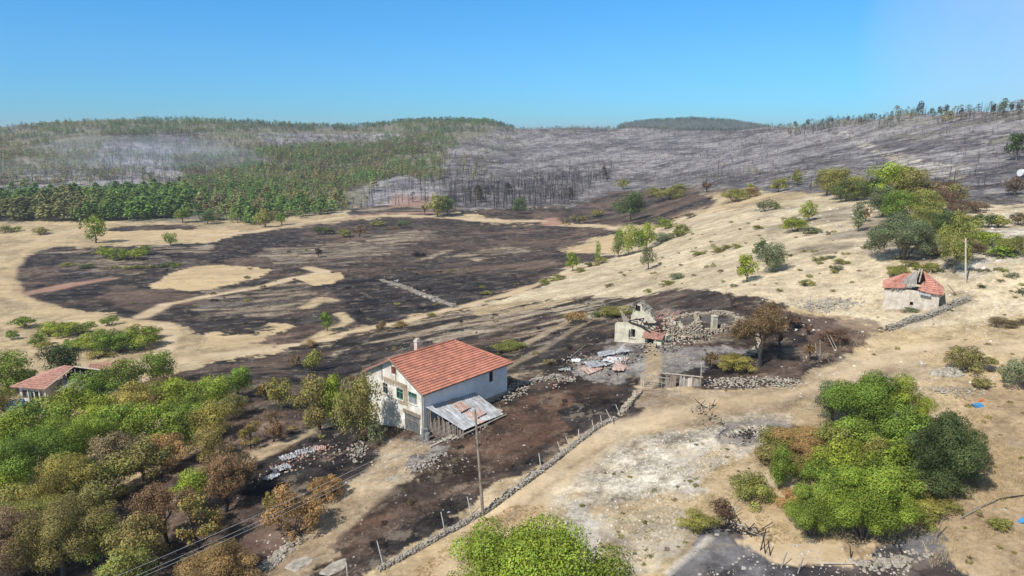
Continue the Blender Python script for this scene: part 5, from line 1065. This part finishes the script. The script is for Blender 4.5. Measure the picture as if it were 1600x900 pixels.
for k, (px, py, w_, l_, rz, mt, lab) in enumerate([(938, 572, 4.2, 2.2, .3, 'tin', 'largest pale metal sheet on the heap before the burnt house'), (962, 566, 3.2, 2.4, -.4, 'tank', 'white sheet on the right of the metal heap'), (925, 580, 3.0, 1.6, .7, 'rust', 'rusty sheet at the lower left of the metal heap'), (968, 578, 2.6, 1.6, 1.2, 'rust', 'rusty sheet at the lower right of the metal heap'),
        (948, 556, 2.6, 1.6, .1, 'tin', 'small pale sheet at the top of the metal heap'), (974, 552, 2.2, 1.5, .9, 'tin', 'grey sheet lying near the burnt house corner'), (900, 566, 1.4, .6, .2, 'tank', 'small white block lying left of the metal heap'), (1052, 532, 3.0, 1.4, .1, 'tin', 'pale sheet at the foot of the tall rubble wall'), (1074, 528, 2.4, 1.2, .5, 'rust', 'rusty sheet fallen below the tall rubble wall'), (882, 580, 1.8, .5, .1, 'tin', 'narrow pale strip left of the heap'),
        (455, 716, 2.6, 1.3, .7, 'tin', 'pale crumpled sheet in the black yard left of the drive'), (478, 708, 2.4, 1.4, .4, 'tin', 'largest crumpled sheet in the black yard by the drive'), (440, 735, 2.2, 1.1, .9, 'tin', 'grey crumpled sheet at the lower end of the black yard'), (425, 748, 1.8, 1.0, 1.0, 'tin', 'lowest crumpled sheet in the black yard by the drive'), (500, 703, 1.6, 1.0, .2, 'rust', 'reddish sheet in the black yard near the trees')]):
    q = MB(); zz = .55 if k < 6 else .25
    wavy(q, (-w_ / 2, -l_ / 2, zz * R.random()), (w_ / 2, -l_ / 2, zz * R.random()), (w_ / 2, l_ / 2, zz * (.6 + R.random())), (-w_ / 2, l_ / 2, zz * R.random() + .1), 14, 5, .03, jit=.09)
    o = q.build('metal_sheet', M[mt], None, W(px, py, .12), rz); tag(o, lab, 'metal sheet', 'fallen sheets round the burnt buildings')
def heap(name, pts, n, r, hgt, mats, label, cat='rubble heap', sticks=0, smin=.06, smax=.2):
    q = MB(); P = [W(*p) for p in pts]; o = P[0].copy()
    for i in range(int(n * 1.0)):
        t_ = R.random() * (len(P) - 1); c = P[int(t_)].lerp(P[int(t_) + 1], t_ % 1); a = R.uniform(0, 6.28); d = r * R.random() ** .8; x, y = c.x + d * math.cos(a), c.y + d * math.sin(a)
        z = float(gz(x, y)) + CAMZ + hgt * max(0, 1 - d / r) * R.uniform(.2, 1); q.stone((x - o.x, y - o.y, z - o.z + .03), R.uniform(smin, smax), mi=R.randrange(len(mats)) if not sticks else R.randrange(len(mats) - 1))
    for i in range(sticks):
        t_ = R.random() * (len(P) - 1); c = P[int(t_)].lerp(P[int(t_) + 1], t_ % 1); a = R.uniform(0, 6.28); d = r * R.random(); x, y = c.x + d * math.cos(a), c.y + d * math.sin(a); z = float(gz(x, y)) + CAMZ + .1; l = R.uniform(.3, 1.0); b = R.uniform(0, 6.28)
        q.tube([(x - o.x, y - o.y, z - o.z), (x - o.x + l * math.cos(b), y - o.y + l * math.sin(b), z - o.z + R.uniform(0, .7))], .035, n=4, mi=len(mats) - 1)
    ob = q.build(name, mats, None, o); return tag(ob, label, cat)
heap('rubble_heap', [(925, 572), (945, 566), (965, 570), (980, 560), (945, 584)], 420, 2.4, .7, [M['stone'], M['char'], M['stone'], M['tileold'], M['char'], M['woodgrey']], 'rubble and ash under the metal sheets before the burnt house', sticks=50)
heap('rubble_heap', [(860, 590), (885, 600), (905, 560), (880, 560)], 150, 2.8, .2, [M['stone'], M['char'], M['stone'], M['tileold'], M['char']], 'broken tiles and stones scattered left of the metal heap', sticks=16)
heap('rubble_heap', [(1000, 540), (1035, 545), (1055, 540)], 160, 2.6, .3, [M['stonewall'], M['char'], M['stone'], M['char']], 'debris fan before the doorway of the burnt house', sticks=14)
heap('rubble_heap', [(1045, 534), (1060, 533), (1080, 530), (1100, 528)], 200, 1.8, .6, [M['stonewall'], M['plaster'], M['char'], M['char']], 'debris bank at the foot of the tall rubble wall', sticks=30)
heap('rubble_heap', [(452, 720), (480, 705), (430, 740), (520, 700), (540, 712)], 330, 2.2, .35, [M['stonewall'], M['char'], M['char'], M['tileold'], M['char']], 'ash and debris heap in the black yard left of the drive', sticks=60)
heap('rubble_heap', [(548, 700), (560, 715), (566, 690), (556, 728)], 120, 1.0, .5, [M['stone'], M['palestone'], M['char']], 'pale stone bank between the yard trees and the drive', sticks=6)
heap('stone_pile', [(640, 738), (655, 730), (670, 722), (690, 712)], 110, 1.2, .4, [M['palestone'], M['stone']], 'bank of pale stones below the farm yard')
heap('stone_pile', [(690, 690), (705, 684), (730, 676), (760, 665)], 180, .9, .4, [M['palestone'], M['stone']], 'loose stones along the log before the shed')
heap('stone_pile', [(790, 625), (800, 612), (815, 600), (810, 622)], 200, 1.6, .7, [M['stone'], M['stonewall']], 'brown stone bank behind the right end of the house')
heap('stone_pile', [(1120, 600), (1150, 598), (1180, 597), (1215, 598), (1240, 600)], 420, 1.8, .45, [M['palestone'], M['stone'], M['stonewall']], 'long pale heap of stones right of the plank fence')
heap('stone_pile', [(1470, 585), (1485, 583), (1498, 582)], 60, 1.4, .4, [M['palestone']], 'white rocks under the round brownish bush', smin=.2, smax=.5)
heap('stone_pile', [(1460, 612), (1490, 610), (1520, 612)], 130, 1.8, .2, [M['stone'], M['palestone']], 'grey stone line below the white rocks')
heap('stone_pile', [(1380, 884), (1420, 880), (1330, 886), (1450, 868)], 240, .9, .25, [M['palestone'], M['stone'], M['stonewall']], 'stones and broken rubble in the burnt pit at the bottom right', smin=.05, smax=.2)
heap('burnt_brush_pile', [(1130, 820), (1145, 830), (1185, 835)], 60, .8, .3, [M['char'], M['palestone'], M['char']], 'burnt brush and pale stones beside the ash pit', 'brush pile', sticks=50, smin=.05, smax=.15)
heap('rubble_heap', [(1160, 680), (1180, 676), (1150, 690), (1090, 640), (1110, 638)], 180, 1.4, .2, [M['stone'], M['char'], M['char']], 'sooty debris patch on the pale stony ground', sticks=40, smin=.04, smax=.14)
heap('stone_pile', [(1325, 470), (1290, 480), (1265, 478)], 240, 3.2, .3, [M['stone'], M['palestone']], 'grey stone scatter left of the tiled hut', smin=.1, smax=.35)
heap('stone_pile', [(410, 890), (430, 875), (455, 850)], 260, .9, .25, [M['stone'], M['palestone']], 'stone line left of the drive at the bottom', smin=.06, smax=.22)
for px, py, sx_, lab in ((475, 878, 1.9, 'flat pale rock slab on the drive at the bottom'), (530, 884, 2.0, 'flat whitish rock slab right of the drive'), (612, 748, .9, 'small flat slab in the brown garden'), (1085, 560, .5, 'pale block in the ruined yard')):
    q = MB(); q.stone((0, 0, 0), 1, flat=.35); o = q.build('rock_slab', M['palestone'], None, W(px, py, -.05), .6); o.scale = (sx_, sx_ * .55, .6); tag(o, lab, 'rock')
stonewall('stone_wall', [(590, 893), (640, 866), (700, 833), (760, 800), (800, 770), (835, 745), (870, 718), (905, 690), (935, 668), (962, 655)], .45, .6, M['stone'], 'long dry stone wall between the brown garden and the pale track', size=.13)
stonewall('stone_wall', [(1385, 518), (1415, 506), (1450, 497), (1485, 480), (1512, 470)], .9, .9, M['stone'], 'grey dry stone wall running past the tiled hut', size=.18)
stonewall('stone_wall', [(595, 437), (640, 452), (680, 467), (712, 480)], .4, 1.4, M['stone'], 'broken stone wall crossing the black valley field', size=.22, hv=1.3)
stonewall('stone_wall', [(820, 600), (860, 592), (900, 596)], .6, .7, M['stone'], 'low stone wall left of the metal heap', size=.22, hv=.5)
stonewall('stone_wall', [(968, 650), (985, 630), (1000, 612)], .6, .6, M['stonewall'], 'sooty stone bank climbing to the yard gate', size=.22, hv=.5)
# --- gate and plank fence of the ruined yard
gt = empty('yard_gate', W(1003, 604)); tag(gt, 'low metal yard gate with a wooden post at its left', 'gate')
e1 = W(1040, 606) - W(1003, 604); la = math.atan2(e1.y, e1.x); gt.rotation_euler = (0, 0, la); GL = e1.length
q = MB(); q.box((GL / 2, 0, 1.75), (GL + .6, .1, .1)); q.box((GL / 2, 0, .25), (GL, .06, .06)); q.box((GL / 2, 0, 1.0), (GL, .06, .06))
for i in range(7): q.box((.3 + i * (GL - .4) / 6, 0, 1.0), (.05, .04, 1.5))
q.build('gate_leaf', M['woodgrey'], gt)
for x in (0, .25): q = MB(); q.box((x, 0, .8), (.13, .13, 2.2)); q.build('gate_post', M['woodpale'], gt)
fe = empty('plank_fence', W(1041, 606)); e1 = W(1094, 604) - W(1041, 606); fe.rotation_euler = (0, 0, math.atan2(e1.y, e1.x)); FL = e1.length; tag(fe, 'patched plank fence right of the yard gate', 'fence')
q = MB(); x = 0
while x < FL:
    w_ = R.uniform(.14, .42); h = R.uniform(1.5, 2.05)
    if not (1.0 < x < 1.5): q.box((x + w_ / 2, R.uniform(-.03, .03), h / 2 - .1), (w_ * .95, .05, h), tilt=(0, R.uniform(-.03, .03)), mi=R.randrange(3))
    x += w_
q.build('planks', [M['wood'], M['woodgrey'], M['mud']], fe)
q = MB(); q.box((FL / 2, -.08, 1.95), (FL + .4, .12, .1)); q.build('top_rail', M['woodpale'], fe)
for x in (0, FL * .5, FL): q = MB(); q.tube([(x, .1, -.2), (x, .1, 2.5 if x == FL else 2.0)], .09, n=6); q.build('post', M['woodgrey'], fe)
q = MB(); q.tube([(0, 0, 0), (.05, 0, 2.9)], .09, n=6); q.tube([(-.5, 0, 2.5), (.9, .1, 2.4)], .05, n=5); o = q.build('cross_post', M['woodgrey'], None, W(1094, 603)); tag(o, 'grey post with crossbar at the right end of the plank fence', 'post')
# --- tiled hut on the right
a_, b2 = W(1378, 483), W(1461, 481); ang = math.atan2((b2 - a_).y, (b2 - a_).x); Lr = math.hypot((b2 - a_).x, (b2 - a_).y); k_ = Lr / 8.3
print('hut', Lr)
hu = empty('tiled_hut', a_, ang - .12); hu.scale = (k_ * 1.04, k_, k_ * 1.46); tag(hu, 'small mud walled hut with broken red tiled roof and grey planks', 'hut')
m_ = MB(); D_ = 5.0
for p in (((0, -1), (4.1, -1), (4.1, 2.75), (0, 2.6)), ((4.1, -1), (4.6, -1), (4.6, .85), (4.1, .85)), ((4.1, 1.3), (4.6, 1.3), (4.6, 2.7), (4.1, 2.75)), ((4.6, -1), (8.3, -1), (8.3, 2.5), (4.6, 2.7))): slab(m_, list(p), 0, .4)
m_.box((.2, D_ / 2 + .2, .8), (.39, D_ - .42, 3.5)); m_.box((8.1, D_ / 2 + .2, .8), (.39, D_ - .42, 3.4)); m_.box((4.15, D_ + .1, .8), (8.3, .4, 3.5)); m_.build('wall', M['mud'], hu)
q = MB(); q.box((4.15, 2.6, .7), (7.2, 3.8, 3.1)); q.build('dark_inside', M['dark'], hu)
ap = (5.4, 2.2, 5.2); ap2 = (5.0, 2.5, 5.2)
q = MB(); tiles(q, (-.3, -.45, 2.75), (3.0, -.45, 2.95), (4.85, 2.1, 4.8), (2.9, 3.2, 4.3), 10, 14, miss=.05); tiles(q, (8.8, -.5, 2.5), (9.0, 5.6, 2.7), (5.6, 2.8, 4.85), (5.6, 2.4, 4.85), 10, 18, miss=.03)
tiles(q, (6.6, -.5, 2.6), (8.8, -.5, 2.5), (5.7, 2.3, 4.85), (5.6, 2.2, 4.85), 10, 10, miss=.05); tiles(q, (5.0, -.3, 2.85), (6.6, -.5, 2.6), (6.1, 1.0, 3.9), (5.6, 1.0, 3.7), 5, 6, miss=.15)
tiles(q, (-.3, 5.6, 2.9), (-.3, -.4, 2.75), (2.9, 3.2, 4.3), (2.9, 3.4, 4.3), 9, 14); tiles(q, (9.0, 5.6, 2.7), (-.3, 5.6, 2.9), (2.9, 3.3, 4.3), (5.4, 2.6, 4.85), 9, 20); hr = q.build('roof', M['tilepink'], hu)
q = MB()
for i in range(13):
    f = i / 12; q.box((2.6 + 2.0 * f, .35 + .1 * f, 3.55 + .05 * i), (.14, .04, 2.2 + .3 * R.random()), rz=.0, tilt=(-.62 + R.uniform(-.06, .06), .75 - .85 * f))
for i in range(6): q.tube([(R.uniform(.6, 2.6), -.5, 2.7), (R.uniform(1.8, 3.2), .3, 3.0)], .06, n=4)
q.build('loose_plank_fan', M['woodgrey'], hu)
for x0, x1 in ((4.6, 4.95), (5.1, 5.35)): q = MB(); q.tube([(x0, .9, 3.7), (x1, 2.0, 5.2)], .09, n=5); q.build('ridge_pole', M['woodpale'], hu)
q = MB(); wavy(q, (5.4, -.6, 2.35), (7.0, -.65, 2.3), (7.0, .3, 2.9), (5.4, .3, 2.9), 8, 3, .02, jit=.05); q.build('tin_patch', M['tin'], hu)
pole('leaning_pole', W(1494, 460), up(1494, 460, 1480, 444)[1], .06, .05, M['wood'], 'thin pole leaning toward the right corner of the hut', 'pole')
# --- old house on the left
a_, b2 = W(34, 632), W(78, 636); ang = math.atan2((b2 - a_).y, (b2 - a_).x); pxm = (a_.y * CP - (a_.z - CAMZ) * SP) / F
print('left house', a_, (b2 - a_).length, pxm)
ho = empty('old_village_house', a_, ang + .25); tag(ho, 'old pale pink house with faded tiled roof and open dark attic, behind the left grove', 'house')
q = MB(); q.box((2.6, .2, 1.2), (5.2, .4, 4.6)); q.box((.2, 3.6, 1.2), (.39, 6.4, 4.6)); q.box((5.0, 3.6, 1.2), (.39, 6.4, 4.6)); q.box((6.9, 4.5, .9), (3.6, .4, 4.0)); q.build('wall', M['pinkwall'], ho)
def ow(x, z, w_, h, frame):
    f = MB(); f.box((x, -.04, z), (w_, .1, h)); fo = f.build('window', frame, ho); g_ = MB(); g_.box((x, -.1, z), (w_ * .62, .03, h * .78)); g_.build('pane', M['dark'], fo)
ow(.95, 2.0, .9, 1.3, M['wood']); ow(2.4, 1.5, .7, 2.0, M['green']); ow(4.2, 1.5, .7, 1.9, M['woodgrey'])
f = MB(); f.box((3.3, -.05, 1.0), (.8, .1, 2.9)); f.build('door', M['dark'], ho)
for x in (1.7, 2.85, 3.8, 4.9): f = MB(); f.box((x, -.12, 1.3), (.2, .15, 4.2)); f.build('wall_post', M['white'], ho)
q = MB(); tiles(q, (-.9, -.8, 3.3), (5.6, -.8, 3.2), (7.4, 4.0, 5.6), (5.6, 4.2, 5.7), 12, 24, miss=.01); tiles(q, (-.9, 7.8, 3.3), (-.9, -.8, 3.3), (5.6, 4.2, 5.7), (5.6, 4.3, 5.7), 12, 24); tiles(q, (12.2, 7.6, 3.6), (-.9, 7.8, 3.3), (5.6, 4.25, 5.7), (11.6, 4.6, 5.1), 12, 30); q.build('roof', M['tileold'], ho)
q = MB(); q.box((8.9, 5.3, 2.2), (6.2, 3.0, 4.4)); q.build('dark_attic', M['dark'], ho)  # near-black block stands in for the shade inside the open attic
q = MB(); q.tube([(5.6, -.8, 3.35), (7.4, 4.0, 5.75)], .1, n=5); q.tube([(7.3, 4.0, 5.7), (12.0, 4.4, 5.15)], .16, n=5); q.build('roof_beam', M['woodpale'], ho)
for i in range(6): f = MB(); f.tube([(6.6 + i * 1.0, 3.7, 1.5), (6.6 + i * 1.0, 3.7, 5.4 - i * .1)], .08, n=4); f.build('attic_post', M['woodgrey'], ho)
q = MB(); wavy(q, (5.6, .2, 2.6), (10.4, 1.0, 2.6), (10.6, 3.4, 3.7), (5.8, 3.4, 3.8), 20, 4, .05, jit=.06); q.build('fallen_ceiling', M['woodgrey'], ho)
sh_ = empty('garden_shed', W(172, 592), .35); tag(sh_, 'small shed with a pinkish tiled roof, half hidden right of the old pink house', 'shed')
q = MB(); q.box((0, 0, 1.0), (5, 3.0, 2.4)); q.build('wall', M['pinkwall'], sh_); q = MB(); tiles(q, (-3, -2.1, 2.2), (3, -2.1, 2.2), (3, 0, 3.2), (-3, 0, 3.2), 6, 14); tiles(q, (3, 2.1, 2.2), (-3, 2.1, 2.2), (-3, 0, 3.2), (3, 0, 3.2), 6, 14); q.build('roof', M['tileold'], sh_)
q = MB(); q.box((0, 0, .55), (3.2, 1.6, .9), jit=.15); q.box((0, 0, 1.2), (2.4, 1.4, .5), jit=.15); o = q.build('blue_tarpaulin_stack', M['blue'], None, W(24, 640), .3); tag(o, 'bluish tarpaulin covered stack left of the old pink house', 'stack')
# --- poles, wires, posts
base, top = up(755, 806, 742, 640)
pl = empty('utility_pole', base); tag(pl, 'tall leaning grey utility pole rising from the stone wall before the white house', 'pole')
q = MB(); q.tube([(0, 0, -.3), (top - base) * .5, top - base], [.15, .12, .095], n=10); q.build('shaft', M['wood'], pl)
tv = top - base
for i, dz in enumerate((-.25, -.7, -1.2)):
    q = MB(); c = tv + Vector((0, 0, dz)); q.tube([c, c + Vector((-.28, -.05, 0)), c + Vector((-.30, -.05, .16))], .02, n=4); br = q.build('bracket', M['steel'], pl); g_ = MB(); g_.tube([c + Vector((-.30, -.05, .12)), c + Vector((-.30, -.05, .3))], [.06, .04], n=8); g_.build('insulator', M['white'], br)
q = MB(); q.box(tv + Vector((.02, -.16, -1.0)), (.34, .1, .12)); q.build('clamp_plate', M['woodpale'], pl)
endp = [(-62, 18), (-62.6, 17), (-60, 15.5)]
for i, dz in enumerate((-.05, -.5, -1.0)):
    c = top + Vector((-.30, -.05, dz)); dx, fw, u_p = ray(60, 950 + (0, 14, 19)[i]); e = Vector((dx, fw, u_p)) * (33.5 / -u_p) + Vector((0, 0, CAMZ)); pts = []
    for k in range(41):
        s = k / 40; p = c.lerp(e, s); p.z -= 4 * .6 * s * (1 - s); pts.append(p - c)
    q = MB(); q.tube(pts, .014, n=4); o = q.build('power_cable', M['wire'], None, c); tag(o, ['uppermost', 'middle', 'lowest'][i] + ' of the three cables running from the utility pole to the lower left', 'cable', 'cables of the utility pole')
b0, t0 = up(1509, 443, 1509, 372); q = MB(); q.tube([(0, 0, -.2), t0 - b0], [.15, .11], n=8); q.tube([(t0 - b0) + Vector((-.5, 0, -.5)), (t0 - b0) + Vector((.5, 0, -.5))], .05, n=5); o = q.build('utility_pole', M['woodpale'], None, b0); tag(o, 'pale wooden pole standing right of the tiled hut', 'pole')
FP = [(543, 900, 541, 879), (599, 882, 589, 845), (695, 828, 689, 800), (737, 805, 730, 776), (878, 709, 871, 690), (891, 700, 884, 682), (905, 689, 904, 671), (929, 676, 925, 656), (941, 664, 938, 649), (960, 664, 947, 640), (845, 728, 842, 708), (970, 650, 962, 632)]
for i, (bx, by, tx, ty) in enumerate(FP):
    b0, t0 = up(bx, by, tx, ty); pole('fence_post', b0 - Vector((0, 0, .15)), t0, .055, .045, M['post'], ORD[i] + ' from the bottom of the pale posts along the long stone wall' if i < 4 else ['leaning pale', 'thin pale', 'upright pale', 'tall pale', 'short pale', 'thick strongly leaning pale', 'lone pale', 'topmost sooty'][i - 4] + ' post on the upper stretch of the long stone wall', 'fence post', 'posts along the long stone wall')
for i, (a, b) in enumerate((((830, 741), (850, 740)), ((812, 752), (832, 751)), ((798, 764), (812, 768)))):
    pole('fallen_post', W(*a, .2), W(*b, .35), .05, .05, M['post'], ['uppermost', 'middle', 'lowest'][i] + ' of the three fallen posts leaning on the long stone wall', 'fallen post', 'fallen posts at the stone wall')
for i, (bx, by, tx, ty, m__, lab) in enumerate([(1304, 546, 1292, 523, 'woodpale', 'left of two pale poles leaning beside the rusty bush'), (1308, 545, 1297, 524, 'woodpale', 'right of two pale poles leaning beside the rusty bush'), (1282, 555, 1281, 530, 'woodgrey', 'upright grey post left of the two leaning poles'), (1276, 558, 1274, 536, 'woodgrey', 'thinner grey post beside the upright one'), (1267, 488, 1266, 462, 'woodgrey', 'grey post standing alone at the foot of the stony slope'),
        (1511, 625, 1496, 608, 'wood', 'slanting dark plank prop below the white rocks'), (1493, 624, 1496, 610, 'wood', 'short leg beside the slanting plank prop'), (1137, 810, 1150, 783, 'woodgrey', 'grey forked branch leaning from the burnt brush pile'), (1142, 812, 1153, 790, 'woodgrey', 'second grey branch leaning from the burnt brush pile'), (1196, 865, 1193, 838, 'char', 'left charred stake at the edge of the ash pit'), (1188, 860, 1197, 826, 'char', 'tallest charred stake at the edge of the ash pit'), (1204, 868, 1200, 842, 'char', 'short charred stake at the edge of the ash pit'),
        (1220, 888, 1230, 862, 'woodgrey', 'thin stick leaning in the front of the ash pit'), (1246, 896, 1255, 872, 'woodgrey', 'second thin stick leaning in the front of the ash pit'), (1330, 872, 1328, 852, 'char', 'thin charred stick in the middle of the burnt pit'), (1375, 874, 1361, 856, 'woodgrey', 'grey stick leaning over the black earth'), (1448, 858, 1441, 845, 'woodpale', 'short pale stake at the right rim of the burnt pit'), (1462, 842, 1475, 808, 'wood', 'curved brown branch rising at the right rim of the burnt pit'), (1412, 868, 1402, 848, 'char', 'charred stake near the right rim of the burnt pit'), (1002, 604, 1001, 584, 'woodpale', 'pale wooden stake at the yard gate')]):
    b0, t0 = up(bx, by, tx, ty); pole('wooden_stake', b0 - Vector((0, 0, .1)), t0, .05, .035, M[m__], lab, 'stake')
for i, (a, b, r, m__, lab) in enumerate([((1142, 818), (1186, 832), .10, 'woodgrey', 'grey log bordering the ash pit'), ((1145, 826), (1190, 840), .09, 'wood', 'brown log beside the grey one at the ash pit'), ((1275, 882), (1360, 884), .06, 'woodpale', 'long pale pole lying in the burnt pit'), ((1335, 880), (1405, 886), .05, 'wood', 'brown pole crossing the pale one'), ((1520, 800), (1560, 782), .07, 'wood', 'brown fallen branch on the tan ground'), ((1560, 782), (1600, 776), .06, 'char', 'dark fallen branch at the right edge'), ((1500, 812), (1532, 796), .05, 'woodgrey', 'grey fallen branch joining the brown one'),
        ((440, 855), (475, 830), .09, 'char', 'charred log left of the drive'), ((445, 690), (468, 682), .07, 'woodpale', 'pale pole lying left of the two trees'), ((180, 765), (222, 748), .08, 'woodpale', 'pale log by the sooty track under the grove'), ((890, 560), (915, 540), .05, 'woodpale', 'thin pale pole on the black ground left of the ruin'), ((606, 720), (628, 712), .05, 'woodgrey', 'grey stick in the farm yard')]):
    pole('fallen_log', W(*a, .12), W(*b, .14), r, r * .7, M[m__], lab, 'log')
q = MB(); q.box((0, 0, .12), (1.1, .6, .25), jit=.12); o = q.build('blue_plastic_bag', M['blue'], None, W(1527, 635), .2); tag(o, 'bright blue plastic bag on the tan ground at the right', 'plastic bag')
q = MB(); q.box((0, 0, .1), (.5, .3, .2), jit=.08); o = q.build('orange_rag', M['orange'], None, W(1533, 627), .2); tag(o, 'small orange rag just above the blue bag', 'rag')
q = MB(); q.box((0, 0, .1), (.6, .4, .2), jit=.1); o = q.build('blue_plastic_bag', M['blue'], None, W(1597, 816), .2); tag(o, 'pale blue plastic scrap at the right edge near the bottom', 'plastic bag')
q = MB(); q.tube([(-1.3, 0, 1.2), (1.3, 0, 1.2)], 1.1, n=16); o = q.build('water_tank', M['tank'], None, W(1598, 276), .2); tag(o, 'white tank on the burnt hill at the right edge', 'tank')
